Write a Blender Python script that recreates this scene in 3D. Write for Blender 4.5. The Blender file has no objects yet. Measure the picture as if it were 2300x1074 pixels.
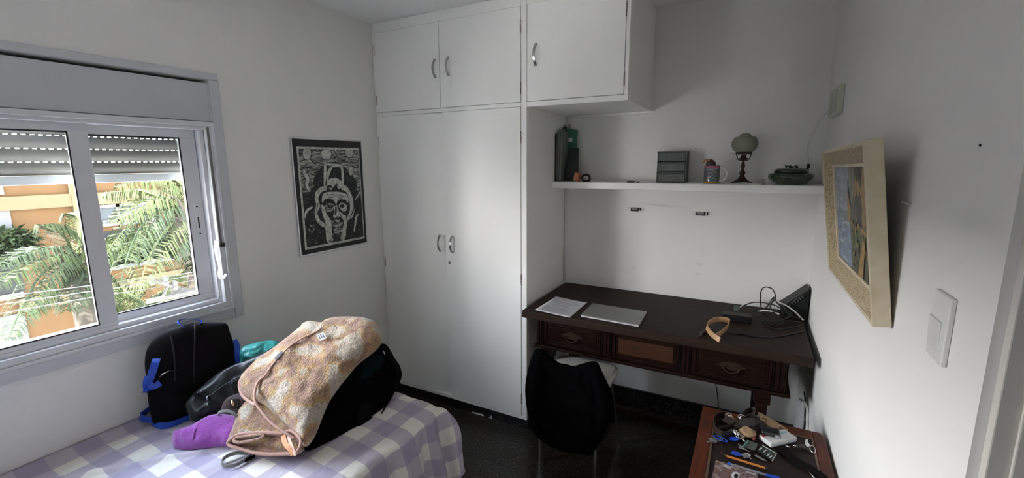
import bpy, math, random
from mathutils import Vector, Matrix, noise
random.seed(7)
V = Vector
D = bpy.data
COL = bpy.context.scene.collection
sc = bpy.context.scene

# ------------------------------------------------------------------ camera model (fitted to the photo)
F = 1004.0
ROT = Matrix(((0.8826339175971002, -0.07487914126436826, 0.46405870502632096),
              (0.47002240641230975, 0.15324363863838686, -0.8692498632080702),
              (-0.00602536119886142, 0.9853474013871341, 0.1704529072853994)))
CAM = V((0, 0, 1.6))
def ray(u, v): return ROT @ V(((u - 1150) / F, -(v - 537) / F, -1.0))
def P(u, v, ax, val):
    r = ray(u, v); t = (val - CAM[ax]) / r[ax]; return CAM + r * t
def PP(u, v, o, n):
    r = ray(u, v); t = (o - CAM).dot(n) / r.dot(n); return CAM + r * t

# ------------------------------------------------------------------ materials
def new_mat(name):
    m = D.materials.new(name); m.use_nodes = True
    nt = m.node_tree; b = nt.nodes['Principled BSDF']; return m, nt, b
def mat(name, c, rough=0.5, metal=0.0, var=0.0, vscale=8.0, bump=0.0, bscale=60.0, coat=0.0, spec=0.5, stretch=None, sheen=0.0, emis=None, dist=0.002):
    m, nt, b = new_mat(name); N, L = nt.nodes, nt.links
    b.inputs['Roughness'].default_value = rough; b.inputs['Metallic'].default_value = metal
    b.inputs['Specular IOR Level'].default_value = spec
    if coat: b.inputs['Coat Weight'].default_value = coat; b.inputs['Coat Roughness'].default_value = 0.15
    if sheen: b.inputs['Sheen Weight'].default_value = sheen; b.inputs['Sheen Roughness'].default_value = .5
    tc = N.new('ShaderNodeTexCoord'); src = tc.outputs['Object']
    if stretch:
        mp = N.new('ShaderNodeMapping'); mp.inputs['Scale'].default_value = stretch; L.new(src, mp.inputs[0]); src = mp.outputs[0]
    nz = N.new('ShaderNodeTexNoise'); nz.inputs['Scale'].default_value = vscale; nz.inputs['Detail'].default_value = 5; L.new(src, nz.inputs['Vector'])
    mr = N.new('ShaderNodeMapRange'); mr.inputs['From Min'].default_value = .3; mr.inputs['From Max'].default_value = .7
    mr.inputs['To Min'].default_value = 1 - var; mr.inputs['To Max'].default_value = 1 + var; L.new(nz.outputs['Fac'], mr.inputs['Value'])
    mx = N.new('ShaderNodeVectorMath'); mx.operation = 'SCALE'; mx.inputs[0].default_value = c[:3]; L.new(mr.outputs[0], mx.inputs['Scale'])
    L.new(mx.outputs[0], b.inputs['Base Color'])
    if bump:
        n2 = N.new('ShaderNodeTexNoise'); n2.inputs['Scale'].default_value = bscale; n2.inputs['Detail'].default_value = 4; L.new(src, n2.inputs['Vector'])
        bp = N.new('ShaderNodeBump'); bp.inputs['Strength'].default_value = bump; bp.inputs['Distance'].default_value = dist
        L.new(n2.outputs['Fac'], bp.inputs['Height']); L.new(bp.outputs[0], b.inputs['Normal'])
    return m

def wall_mat(name, c, marks=()):
    m = mat(name, c, rough=.75, var=.02, vscale=3, bump=.12, bscale=140, spec=.3)
    nt = m.node_tree; N, L = nt.nodes, nt.links; b = N['Principled BSDF']
    if marks:
        g = N.new('ShaderNodeTexCoord'); cur = b.inputs['Base Color'].links[0].from_socket
        for (p, r, s, k) in marks:      # old scuffs left on the plaster
            mp = N.new('ShaderNodeMapping'); mp.vector_type = 'TEXTURE'
            mp.inputs['Location'].default_value = p; mp.inputs['Scale'].default_value = r; mp.inputs['Rotation'].default_value = (0, s, 0)
            L.new(g.outputs['Object'], mp.inputs[0])
            ln = N.new('ShaderNodeVectorMath'); ln.operation = 'LENGTH'; L.new(mp.outputs[0], ln.inputs[0])
            nz = N.new('ShaderNodeTexNoise'); nz.inputs['Scale'].default_value = 90; L.new(g.outputs['Object'], nz.inputs['Vector'])
            ad = N.new('ShaderNodeMath'); ad.operation = 'MULTIPLY_ADD'; L.new(nz.outputs['Fac'], ad.inputs[0]); ad.inputs[1].default_value = .8; L.new(ln.outputs['Value'], ad.inputs[2])
            mr = N.new('ShaderNodeMapRange'); mr.inputs['From Min'].default_value = .5; mr.inputs['From Max'].default_value = 1.4
            mr.inputs['To Min'].default_value = k; mr.inputs['To Max'].default_value = 1; L.new(ad.outputs[0], mr.inputs['Value'])
            sc_ = N.new('ShaderNodeVectorMath'); sc_.operation = 'SCALE'; L.new(cur, sc_.inputs[0]); L.new(mr.outputs[0], sc_.inputs['Scale']); cur = sc_.outputs[0]
        L.new(cur, b.inputs['Base Color'])
    return m

def ramp_mat(name, stops, scale=8, rough=.6, bump=.0, bscale=80, kind='noise', detail=4, stretch=None, dist=.002, const=False, coat=0, sheen=0, metal=0, distort=0):
    m, nt, b = new_mat(name); N, L = nt.nodes, nt.links
    tc = N.new('ShaderNodeTexCoord'); src = tc.outputs['Object']
    if stretch:
        mp = N.new('ShaderNodeMapping'); mp.inputs['Scale'].default_value = stretch; L.new(src, mp.inputs[0]); src = mp.outputs[0]
    if kind == 'noise':
        t = N.new('ShaderNodeTexNoise'); t.inputs['Scale'].default_value = scale; t.inputs['Detail'].default_value = detail; t.inputs['Distortion'].default_value = distort; o = t.outputs['Fac']
    else:
        t = N.new('ShaderNodeTexVoronoi'); t.inputs['Scale'].default_value = scale; sx = N.new('ShaderNodeSeparateColor'); L.new(t.outputs['Color'], sx.inputs[0]); o = sx.outputs[0]
    L.new(src, t.inputs['Vector'])
    cr = N.new('ShaderNodeValToRGB'); e = cr.color_ramp.elements
    if const: cr.color_ramp.interpolation = 'CONSTANT'
    e[0].position, e[0].color = stops[0][0], (*stops[0][1], 1)
    e[1].position, e[1].color = stops[-1][0], (*stops[-1][1], 1)
    for p, c in stops[1:-1]:
        k = e.new(p); k.color = (*c, 1)
    L.new(o, cr.inputs[0]); L.new(cr.outputs[0], b.inputs['Base Color'])
    b.inputs['Roughness'].default_value = rough; b.inputs['Metallic'].default_value = metal
    if coat: b.inputs['Coat Weight'].default_value = coat; b.inputs['Coat Roughness'].default_value = .1
    if sheen: b.inputs['Sheen Weight'].default_value = sheen
    if bump:
        n2 = N.new('ShaderNodeTexNoise'); n2.inputs['Scale'].default_value = bscale; n2.inputs['Detail'].default_value = 5; L.new(tc.outputs['Object'], n2.inputs['Vector'])
        bp = N.new('ShaderNodeBump'); bp.inputs['Strength'].default_value = bump; bp.inputs['Distance'].default_value = dist
        L.new(n2.outputs['Fac'], bp.inputs['Height']); L.new(bp.outputs[0], b.inputs['Normal'])
    return m

def glass_mat(name, tint=(1, 1, 1), refl=.06, rough=0.0, haze=0.0, hcol=(.8, .85, .8)):
    m = D.materials.new(name); m.use_nodes = True; nt = m.node_tree; N, L = nt.nodes, nt.links; N.clear()
    out = N.new('ShaderNodeOutputMaterial'); tr = N.new('ShaderNodeBsdfTransparent'); tr.inputs[0].default_value = (*tint, 1)
    gl = N.new('ShaderNodeBsdfGlossy'); gl.inputs['Roughness'].default_value = rough
    fr = N.new('ShaderNodeLayerWeight'); fr.inputs['Blend'].default_value = .12
    ad = N.new('ShaderNodeMath'); ad.operation = 'MULTIPLY'; ad.inputs[1].default_value = .7; L.new(fr.outputs['Fresnel'], ad.inputs[0])
    a2 = N.new('ShaderNodeMath'); a2.operation = 'ADD'; a2.inputs[1].default_value = refl * .3; a2.use_clamp = True; L.new(ad.outputs[0], a2.inputs[0])
    mx = N.new('ShaderNodeMixShader'); L.new(a2.outputs[0], mx.inputs[0]); L.new(tr.outputs[0], mx.inputs[1]); L.new(gl.outputs[0], mx.inputs[2])
    last = mx
    if haze:
        df = N.new('ShaderNodeBsdfPrincipled'); df.inputs['Base Color'].default_value = (*hcol, 1); df.inputs['Roughness'].default_value = .4
        m2 = N.new('ShaderNodeMixShader'); m2.inputs[0].default_value = haze; L.new(mx.outputs[0], m2.inputs[1]); L.new(df.outputs[0], m2.inputs[2]); last = m2
    L.new(last.outputs[0], out.inputs[0]); return m

M = {}
M['wall'] = wall_mat('wall_paint', (.78, .775, .755))
M['wall_back'] = wall_mat('wall_paint_scuffed', (.78, .77, .75), marks=[
    ((-.47, 2.778, 1.337), (.15, .1, .012), .05, .82), ((-.235, 2.778, .998), (.028, .1, .012), .3, .86), ((-.24, 2.778, .94), (.02, .1, .012), 0, .86),
    ((-.612, 2.778, .932), (.016, .1, .013), .4, .88), ((-.22, 2.778, 1.08), (.008, .1, .09), .12, .95)])
M['ceiling'] = mat('ceiling_paint', (.85, .85, .84), rough=.8, bump=.05, bscale=90, spec=.2)
M['closet'] = mat('semi_gloss_white_paint', (.92, .92, .895), rough=.42, var=.012, vscale=2.5, bump=.10, bscale=9, dist=.02, spec=.17, stretch=(1, 1, .25))
M['gap_shade'] = mat('gap_shade', (.03, .028, .026), rough=.9)  # near-black colour standing for the shade inside door gaps
M['hinge'] = ramp_mat('chipped_hinge', [(.3, (.12, .06, .045)), (.52, (.25, .2, .18)), (.6, (.6, .6, .58))], scale=160, rough=.6)
M['alu'] = mat('white_aluminium', (.66, .67, .70), rough=.35, spec=.5, bump=.02, bscale=200)
M['gasket'] = mat('black_rubber_gasket', (.02, .02, .02), rough=.6)
M['pvc'] = mat('shutter_slats', (.25, .25, .23), rough=.5)
M['steel'] = mat('brushed_steel', (.42, .42, .42), rough=.28, metal=1.0)
M['chrome'] = mat('chrome', (.75, .75, .76), rough=.12, metal=1.0)
M['blacksteel'] = mat('dark_metal', (.03, .028, .027), rough=.35, metal=.6)
M['bronze'] = mat('aged_bronze', (.045, .027, .02), rough=.5, metal=.4, var=.3, vscale=60)
M['white_plastic'] = mat('white_plastic', (.72, .72, .71), rough=.35)
M['cream_plastic'] = mat('aged_plastic', (.52, .54, .44), rough=.35)
M['black_plastic'] = mat('black_plastic', (.009, .009, .010), rough=.45, spec=.25)
M['black_rubber'] = mat('black_cable', (.010, .010, .011), rough=.45)
M['white_cable'] = mat('white_cable', (.62, .62, .58), rough=.4)
M['black_cloth'] = mat('black_cordura', (.0055, .0045, .005), rough=.95, spec=.12, bump=.35, bscale=500, sheen=.0, var=.2, vscale=12)
M['black_wool'] = mat('black_wool', (.003, .003, .0035), rough=1, spec=.02, bump=.3, bscale=400)
M['nylon'] = mat('black_nylon', (.008, .009, .012), rough=.36, spec=.35, bump=.5, bscale=26, dist=.006)
M['blue_web'] = mat('blue_webbing', (.006, .06, .46), rough=.38, bump=.2, bscale=600)
M['teal_panel'] = mat('dark_teal_panel', (.003, .010, .012), rough=.9, spec=.08)
M['purple'] = mat('purple_fleece', (.27, .050, .33), rough=.95, sheen=.5, var=.14, vscale=18, bump=.8, bscale=170, dist=.004, stretch=(.5, 1, 1.6))
M['pink_bind'] = mat('pink_overlock_stitching', (.46, .28, .23), rough=.85, bump=.5, bscale=300, var=.1, vscale=90)
M['tag_white'] = mat('care_label', (.6, .6, .62), rough=.7)
M['tag_grey'] = mat('grey_tag', (.09, .09, .12), rough=.7)
M['tag_orange'] = mat('orange_ribbon', (.72, .34, .16), rough=.6)
M['grey_strap'] = mat('grey_strap', (.20, .20, .19), rough=.6, bump=.2, bscale=500)
M['teal_bag'] = mat('teal_plastic_film', (.10, .60, .56), rough=.22, bump=.9, bscale=38, dist=.008, var=.2, vscale=20)
M['dark_maroon'] = mat('dark_brown_cloth', (.035, .018, .018), rough=.85, bump=.3, bscale=200)
M['mattress'] = mat('mattress_ticking', (.4, .4, .42), rough=.9)
M['dark_wood'] = ramp_mat('dark_stained_wood', [(.3, (.008, .0035, .0025)), (.5, (.014, .006, .004)), (.7, (.022, .010, .007))], scale=9, stretch=(1, 9, 9), rough=.32, bump=.15, bscale=60, distort=.6)
M['desk_top'] = ramp_mat('dark_desk_top_wood', [(.3, (.016, .009, .006)), (.5, (.024, .0135, .009)), (.7, (.032, .019, .013))], scale=7, stretch=(1, 12, 9), rough=.6, bump=.12, bscale=50, distort=.6)
M['orange_wood'] = ramp_mat('reddish_panel_wood', [(.3, (.030, .0095, .0035)), (.6, (.058, .019, .007))], scale=9, stretch=(1, 9, 9), rough=.35)
M['red_wood'] = ramp_mat('mahogany_frame', [(.3, (.055, .011, .004)), (.55, (.10, .020, .007)), (.75, (.13, .030, .011))], scale=11, stretch=(6, 1, 6), rough=.3, bump=.1, bscale=90)
M['leatherette'] = mat('brown_inset_top', (.022, .014, .012), rough=.5, spec=.25, var=.2, vscale=14)
M['brass_line'] = mat('light_wood_edge', (.11, .065, .035), rough=.4)
M['paper'] = mat('printed_paper', (.66, .66, .70), rough=.8)
M['ink'] = mat('ink', (.10, .10, .12), rough=.8)
M['laptop'] = mat('silver_laptop', (.25, .25, .235), rough=.38, metal=.5)
M['laptop_edge'] = mat('bright_aluminium_edge', (.85, .85, .86), rough=.25, metal=.3)
M['tan'] = mat('tan_leather', (.42, .25, .13), rough=.45, var=.2, vscale=40, bump=.3, bscale=90)
M['dark_leather'] = mat('dark_brown_leather', (.018, .012, .010), rough=.4, bump=.3, bscale=120)
M['pale_leather'] = mat('pale_leather_lining', (.34, .22, .12), rough=.6, var=.2, vscale=50)
M['cushion'] = mat('cream_vinyl_seat', (.78, .75, .66), rough=.45, bump=.2, bscale=200)
M['shade'] = glass_mat('frosted_globe_glass', tint=(.75, .78, .66), refl=.1, rough=.3, haze=.72, hcol=(.30, .31, .24))
M['grey_clear'] = glass_mat('smoky_clear_plastic', tint=(.62, .65, .64), refl=.1, rough=.15, haze=.6, hcol=(.17, .18, .175))
M['clear'] = glass_mat('clear_plastic', tint=(.8, .84, .83), refl=.1, rough=.1, haze=.45, hcol=(.36, .38, .36))
M['green_clear'] = glass_mat('green_translucent_plastic', tint=(.35, .7, .55), refl=.1, rough=.1, haze=.7, hcol=(.05, .22, .15))
M['smoke'] = glass_mat('smoked_black_plastic', tint=(.18, .22, .21), refl=.1, rough=.1, haze=.7, hcol=(.012, .018, .018))
M['green_glaze'] = mat('dark_green_glaze', (.010, .030, .008), rough=.08, coat=.7, var=.35, vscale=60, bump=.8, bscale=75, dist=.003)
M['mug_print'] = ramp_mat('mug_print', [(.0, (.02, .05, .12)), (.36, (.03, .12, .25)), (.43, (.6, .6, .55)), (.46, (.02, .05, .03)), (.52, (.03, .10, .22)), (.55, (.45, .30, .04)), (.58, (.04, .07, .16)), (.63, (.30, .06, .09)), (.68, (.7, .7, .68))], scale=105, detail=2, rough=.12, const=True, coat=.5)
M['ceramic'] = mat('white_ceramic', (.72, .72, .70), rough=.12, coat=.5)
M['mug_yellow'] = mat('mug_yellow', (.5, .28, .04), rough=.15)
M['mug_pink'] = mat('mug_pink', (.45, .12, .2), rough=.15)
M['toucan_black'] = mat('carved_dark_wood', (.03, .012, .008), rough=.35)
M['toucan_beak'] = mat('carved_tan_beak', (.30, .14, .04), rough=.35)
M['orange_box'] = mat('orange_card', (.48, .15, .055), rough=.6)
M['frame_cream'] = ramp_mat('cream_frame_wood', [(.35, (.56, .47, .31)), (.6, (.64, .56, .41))], scale=20, rough=.45, bump=.1, bscale=100)
M['frame_linen'] = ramp_mat('speckled_linen_slip', [(.38, (.26, .19, .10)), (.52, (.50, .40, .25)), (.65, (.60, .50, .34))], scale=230, rough=.7, bump=.4, bscale=230)
M['poster_black'] = mat('poster_black_border', (.006, .006, .006), rough=.5)
M['poster_white'] = ramp_mat('print_paper', [(.35, (.34, .34, .31)), (.6, (.56, .56, .52))], scale=45, rough=.6)
M['print_black'] = ramp_mat('scratched_ink', [(.42, (.008, .008, .008)), (.60, (.02, .02, .02)), (.68, (.16, .16, .15))], scale=60, detail=6, rough=.6, stretch=(1, 1, 3))
M['print_grey'] = ramp_mat('hatched_ink', [(.38, (.02, .02, .02)), (.5, (.2, .2, .18)), (.6, (.42, .42, .38))], scale=55, detail=6, rough=.6, stretch=(1, .35, 1.6), distort=1.0)
M['silver'] = mat('silver_frame', (.62, .62, .64), rough=.25, metal=.8)
M['granite'] = None

# --- granite floor tiles
def floor_mat():
    m, nt, b = new_mat('black_granite_tiles'); N, L = nt.nodes, nt.links
    tc = N.new('ShaderNodeTexCoord')
    n1 = N.new('ShaderNodeTexNoise'); n1.inputs['Scale'].default_value = 9; n1.inputs['Detail'].default_value = 8; L.new(tc.outputs['Object'], n1.inputs['Vector'])
    n2 = N.new('ShaderNodeTexNoise'); n2.inputs['Scale'].default_value = 75; n2.inputs['Detail'].default_value = 7; n2.inputs['Roughness'].default_value = .7; L.new(tc.outputs['Object'], n2.inputs['Vector'])
    r1 = N.new('ShaderNodeValToRGB'); e = r1.color_ramp.elements
    e[0].position = .40; e[0].color = (.013, .012, .009, 1); e[1].position = .70; e[1].color = (.20, .185, .15, 1); k = e.new(.55); k.color = (.036, .033, .025, 1)
    L.new(n2.outputs['Fac'], r1.inputs[0])
    r2 = N.new('ShaderNodeValToRGB'); e = r2.color_ramp.elements; e[0].position = .45; e[0].color = (1, 1, 1, 1); e[1].position = .75; e[1].color = (1.0, .6, .5, 1); L.new(n1.outputs['Fac'], r2.inputs[0])
    mu = N.new('ShaderNodeMix'); mu.data_type = 'RGBA'; mu.blend_type = 'MULTIPLY'; mu.inputs[0].default_value = 1; L.new(r1.outputs[0], mu.inputs[6]); L.new(r2.outputs[0], mu.inputs[7])
    br = N.new('ShaderNodeTexBrick'); br.offset = 0; br.inputs['Scale'].default_value = 1; br.inputs['Brick Width'].default_value = .4; br.inputs['Row Height'].default_value = .4; br.inputs['Mortar Size'].default_value = .0022
    br.inputs['Color1'].default_value = (1, 1, 1, 1); br.inputs['Color2'].default_value = (.85, .85, .85, 1); br.inputs['Mortar'].default_value = (.25, .25, .25, 1)
    mp = N.new('ShaderNodeMapping'); mp.inputs['Location'].default_value = (.07, .13, 0); L.new(tc.outputs['Object'], mp.inputs[0]); L.new(mp.outputs[0], br.inputs['Vector'])
    m3 = N.new('ShaderNodeMix'); m3.data_type = 'RGBA'; m3.blend_type = 'MULTIPLY'; m3.inputs[0].default_value = 1; L.new(mu.outputs[2], m3.inputs[6]); L.new(br.outputs['Color'], m3.inputs[7])
    L.new(m3.outputs[2], b.inputs['Base Color']); b.inputs['Roughness'].default_value = .28; b.inputs['Specular IOR Level'].default_value = .3
    return m
M['granite'] = floor_mat()
for k_ in ('desk_top', 'red_wood', 'dark_wood', 'leatherette', 'bronze'): M[k_].node_tree.nodes['Principled BSDF'].inputs['Specular IOR Level'].default_value = .16
M['base_granite'] = ramp_mat('polished_dark_granite_skirting', [(.4, (.010, .009, .009)), (.6, (.022, .019, .017)), (.75, (.06, .05, .045))], scale=90, rough=.25)

# --- gingham sheet: colour from woven checks of 7.5 cm
def gingham():
    m, nt, b = new_mat('lilac_gingham_cotton'); N, L = nt.nodes, nt.links
    uv = N.new('ShaderNodeUVMap'); sp = N.new('ShaderNodeSeparateXYZ'); L.new(uv.outputs[0], sp.inputs[0])
    def stripe(sock):
        w = N.new('ShaderNodeMath'); w.operation = 'FRACT'; L.new(sock, w.inputs[0])
        c = N.new('ShaderNodeMath'); c.operation = 'GREATER_THAN'; c.inputs[1].default_value = .5; L.new(w.outputs[0], c.inputs[0]); return c.outputs[0]
    a, c = stripe(sp.outputs[0]), stripe(sp.outputs[1])
    ad = N.new('ShaderNodeMath'); ad.operation = 'ADD'; L.new(a, ad.inputs[0]); L.new(c, ad.inputs[1])
    hf = N.new('ShaderNodeMath'); hf.operation = 'MULTIPLY'; hf.inputs[1].default_value = .5; L.new(ad.outputs[0], hf.inputs[0])
    cr = N.new('ShaderNodeValToRGB'); cr.color_ramp.interpolation = 'CONSTANT'; e = cr.color_ramp.elements
    e[0].position = 0; e[0].color = (.74, .72, .66, 1); e[1].position = .9; e[1].color = (.36, .33, .44, 1); k = e.new(.3); k.color = (.47, .435, .50, 1)
    L.new(hf.outputs[0], cr.inputs[0])
    L.new(cr.outputs[0], b.inputs['Base Color']); b.inputs['Roughness'].default_value = .9; b.inputs['Sheen Weight'].default_value = .1
    n2 = N.new('ShaderNodeTexNoise'); n2.inputs['Scale'].default_value = 14; n2.inputs['Detail'].default_value = 4; n2.inputs['Distortion'].default_value = .7
    tc = N.new('ShaderNodeTexCoord'); L.new(tc.outputs['Object'], n2.inputs['Vector'])
    bp = N.new('ShaderNodeBump'); bp.inputs['Strength'].default_value = .6; bp.inputs['Distance'].default_value = .012; L.new(n2.outputs['Fac'], bp.inputs['Height']); L.new(bp.outputs[0], b.inputs['Normal'])
    return m
M['sheet'] = gingham()

# --- fleece blanket: patchwork of cream, mustard and dusty pink with small dots
def blanket_mat():
    m, nt, b = new_mat('patterned_fleece'); N, L = nt.nodes, nt.links
    tc = N.new('ShaderNodeTexCoord')
    nz = N.new('ShaderNodeTexNoise'); nz.inputs['Scale'].default_value = 16; nz.inputs['Detail'].default_value = 6; L.new(tc.outputs['Object'], nz.inputs['Vector'])
    vm = N.new('ShaderNodeVectorMath'); vm.operation = 'MULTIPLY_ADD'; L.new(nz.outputs['Color'], vm.inputs[0]); vm.inputs[1].default_value = (.05, .05, .05); L.new(tc.outputs['Object'], vm.inputs[2])
    vo = N.new('ShaderNodeTexNoise'); vo.inputs['Scale'].default_value = 8.5; vo.inputs['Detail'].default_value = 1.2; L.new(vm.outputs[0], vo.inputs['Vector'])
    cr = N.new('ShaderNodeValToRGB'); e = cr.color_ramp.elements
    e[0].position = .30; e[0].color = (.46, .40, .33, 1); e[1].position = .74; e[1].color = (.47, .41, .34, 1)
    for p, c in [(.385, (.44, .37, .29)), (.425, (.42, .265, .11)), (.475, (.33, .205, .14)), (.535, (.30, .18, .13)), (.575, (.42, .26, .12)), (.615, (.45, .38, .30))]:
        q_ = e.new(p); q_.color = (*c, 1)
    L.new(vo.outputs['Fac'], cr.inputs[0])
    v2 = N.new('ShaderNodeTexVoronoi'); v2.inputs['Scale'].default_value = 38; L.new(tc.outputs['Object'], v2.inputs['Vector'])
    lt = N.new('ShaderNodeMapRange'); lt.inputs['From Min'].default_value = .22; lt.inputs['From Max'].default_value = .32; lt.inputs['To Min'].default_value = .78; lt.inputs['To Max'].default_value = 1; L.new(v2.outputs['Distance'], lt.inputs[0])
    n3 = N.new('ShaderNodeTexNoise'); n3.inputs['Scale'].default_value = 150; n3.inputs['Detail'].default_value = 3; L.new(tc.outputs['Object'], n3.inputs['Vector'])
    m3 = N.new('ShaderNodeMapRange'); m3.inputs['From Min'].default_value = .3; m3.inputs['From Max'].default_value = .7; m3.inputs['To Min'].default_value = .74; m3.inputs['To Max'].default_value = 1.18; L.new(n3.outputs['Fac'], m3.inputs[0])
    mm = N.new('ShaderNodeMath'); mm.operation = 'MULTIPLY'; L.new(lt.outputs[0], mm.inputs[0]); L.new(m3.outputs[0], mm.inputs[1])
    s = N.new('ShaderNodeVectorMath'); s.operation = 'SCALE'; L.new(cr.outputs[0], s.inputs[0]); L.new(mm.outputs[0], s.inputs['Scale']); L.new(s.outputs[0], b.inputs['Base Color'])
    b.inputs['Roughness'].default_value = .95; b.inputs['Sheen Weight'].default_value = .4; b.inputs['Specular IOR Level'].default_value = .2
    bp = N.new('ShaderNodeBump'); bp.inputs['Strength'].default_value = 1; bp.inputs['Distance'].default_value = .006; L.new(n3.outputs['Fac'], bp.inputs['Height']); L.new(bp.outputs[0], b.inputs['Normal'])
    return m
M['blanket'] = blanket_mat()
M['blanket_in'] = mat('pink_fleece_reverse', (.40, .24, .18), rough=.95, sheen=.4, var=.25, vscale=120, bump=1, bscale=160, dist=.005)

# ------------------------------------------------------------------ mesh builder
def cr_spline(pts, n, closed=False):
    pts = [V(p) for p in pts]; k = len(pts); out = []
    segs = k if closed else k - 1
    per = [max(1, n // segs)] * segs
    for i in range(segs):
        if closed: a, b, c, d = pts[(i - 1) % k], pts[i], pts[(i + 1) % k], pts[(i + 2) % k]
        else: a, b, c, d = pts[max(i - 1, 0)], pts[i], pts[i + 1], pts[min(i + 2, k - 1)]
        for j in range(per[i]):
            t = j / per[i]
            out.append(.5 * ((2 * b) + (c - a) * t + (2 * a - 5 * b + 4 * c - d) * t * t + (3 * b - a - 3 * c + d) * t ** 3))
    if not closed: out.append(pts[-1])
    return out

class MB:
    def __init__(s): s.v = []; s.f = []; s.m = []; s.uv = None; s.mi = 0
    def add(s, vs, fs):
        o = len(s.v); s.v += [V(p) for p in vs]; s.f += [tuple(i + o for i in f) for f in fs]; s.m += [s.mi] * len(fs); return s
    def box(s, x0, x1, y0, y1, z0, z1):
        vs = [(x, y, z) for x in (x0, x1) for y in (y0, y1) for z in (z0, z1)]
        return s.add(vs, [(0, 1, 3, 2), (4, 6, 7, 5), (0, 4, 5, 1), (2, 3, 7, 6), (0, 2, 6, 4), (1, 5, 7, 3)])
    def obox(s, c, ax, hs):
        c = V(c); a = [V(q).normalized() * h for q, h in zip(ax, hs)]
        vs = [c + a[0] * i + a[1] * j + a[2] * k for i in (-1, 1) for j in (-1, 1) for k in (-1, 1)]
        return s.add(vs, [(0, 1, 3, 2), (4, 6, 7, 5), (0, 4, 5, 1), (2, 3, 7, 6), (0, 2, 6, 4), (1, 5, 7, 3)])
    def hexa(s, bot, top):
        return s.add(list(bot) + list(top), [(3, 2, 1, 0), (4, 5, 6, 7), (0, 1, 5, 4), (1, 2, 6, 5), (2, 3, 7, 6), (3, 0, 4, 7)])
    def tube(s, pts, r, n=8, closed=False, cap=True):
        pts = [V(p) for p in pts]; k = len(pts); rs = r if isinstance(r, (list, tuple)) else [r] * k
        up = None; rings = []
        for i, p in enumerate(pts):
            t = (pts[(i + 1) % k] - pts[i - 1]) if closed else (pts[min(i + 1, k - 1)] - pts[max(i - 1, 0)])
            if t.length < 1e-9: t = V((0, 0, 1))
            t.normalize()
            if up is None:
                up = V((0, 0, 1)) if abs(t.z) < .9 else V((1, 0, 0))
            up = (up - t * up.dot(t)).normalized(); w = t.cross(up)
            rings.append([p + (up * math.cos(a) + w * math.sin(a)) * rs[i] for a in [2 * math.pi * j / n for j in range(n)]])
        vs = [q for rg in rings for q in rg]; fs = []
        for i in range(k if closed else k - 1):
            for j in range(n):
                a, b = i * n, ((i + 1) % k) * n
                fs.append((a + j, a + (j + 1) % n, b + (j + 1) % n, b + j))
        if cap and not closed: fs += [tuple(range(n))[::-1], tuple((k - 1) * n + j for j in range(n))]
        return s.add(vs, fs)
    def ribbon(s, pts, wv, w, t):
        """flat strap of width w and thickness t; wv = width direction(s)"""
        pts = [V(p) for p in pts]; k = len(pts); vs = []; fs = []
        for i, p in enumerate(pts):
            tg = (pts[min(i + 1, k - 1)] - pts[max(i - 1, 0)]).normalized()
            ww = V(wv[i] if isinstance(wv, list) else wv); ww = (ww - tg * ww.dot(tg)).normalized(); nn = tg.cross(ww)
            vs += [p + ww * w / 2 + nn * t / 2, p - ww * w / 2 + nn * t / 2, p - ww * w / 2 - nn * t / 2, p + ww * w / 2 - nn * t / 2]
        for i in range(k - 1):
            a, b = 4 * i, 4 * i + 4
            for j in range(4): fs.append((a + j, a + (j + 1) % 4, b + (j + 1) % 4, b + j))
        fs += [(3, 2, 1, 0), tuple(4 * (k - 1) + j for j in range(4))]
        return s.add(vs, fs)
    def lathe(s, prof, c, n=32, sx=1, sy=1, lobes=0, lamp=0):
        c = V(c); vs = []; fs = []
        for (r, z) in prof:
            for j in range(n):
                a = 2 * math.pi * j / n; rr = r * (1 + lamp * math.cos(lobes * a)) if lobes else r
                vs.append(c + V((rr * math.cos(a) * sx, rr * math.sin(a) * sy, z)))
        for i in range(len(prof) - 1):
            for j in range(n): fs.append((i * n + j, i * n + (j + 1) % n, (i + 1) * n + (j + 1) % n, (i + 1) * n + j))
        fs += [tuple(range(n))[::-1], tuple((len(prof) - 1) * n + j for j in range(n))]
        return s.add(vs, fs)
    def slab(s, pts, nrm, t):
        """polygon given by points, thickened by t along nrm"""
        pts = [V(p) for p in pts]; n = V(nrm).normalized() * t; k = len(pts)
        return s.add(pts + [p + n for p in pts], [tuple(range(k))[::-1], tuple(range(k, 2 * k))] + [(i, (i + 1) % k, k + (i + 1) % k, k + i) for i in range(k)])
    def poly(s, pts): 
        pts = [V(p) for p in pts]; return s.add(pts, [tuple(range(len(pts)))])
    def puffy(s, px, o, n, tf, tb, p=3, rings=16, seg=96, amp=0, freq=10, seed=0, q=.5, amp2=0, f2=40, sharp=False, floor=None):
        o, n = V(o), V(n).normalized()
        base = [PP(u, v, o, n) for u, v in px] if len(px[0]) == 2 else [V(a) for a in px]
        if sharp:
            base2 = []
            for i, a in enumerate(base): base2 += [a, a.lerp(base[(i + 1) % len(base)], .5)]
            base = base2
        ol = cr_spline(base, seg, True); K = len(ol); c = sum(ol, V()) / K
        vs = []; fs = []; off = V((seed * 3.1, seed * 1.7, seed * .9))
        def pt(sv, j, sign, t):
            b = c + (ol[j] - c) * sv
            h = t * max(0, (1 - sv ** p)) ** q
            d = amp * noise.fractal(b * freq + off, 1, 2, 3) * (1 - sv ** 6) + amp2 * noise.noise(b * f2 + off) * (1 - sv ** 8)
            r = b + n * (sign * (h + d))
            if floor is not None and r.z < floor: r.z = floor + .0003 * noise.noise(b * 50)
            return r
        svals = [1 - (1 - i / rings) ** 1.5 for i in range(rings + 1)]
        vs.append(pt(0, 0, 1, tf))
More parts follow.
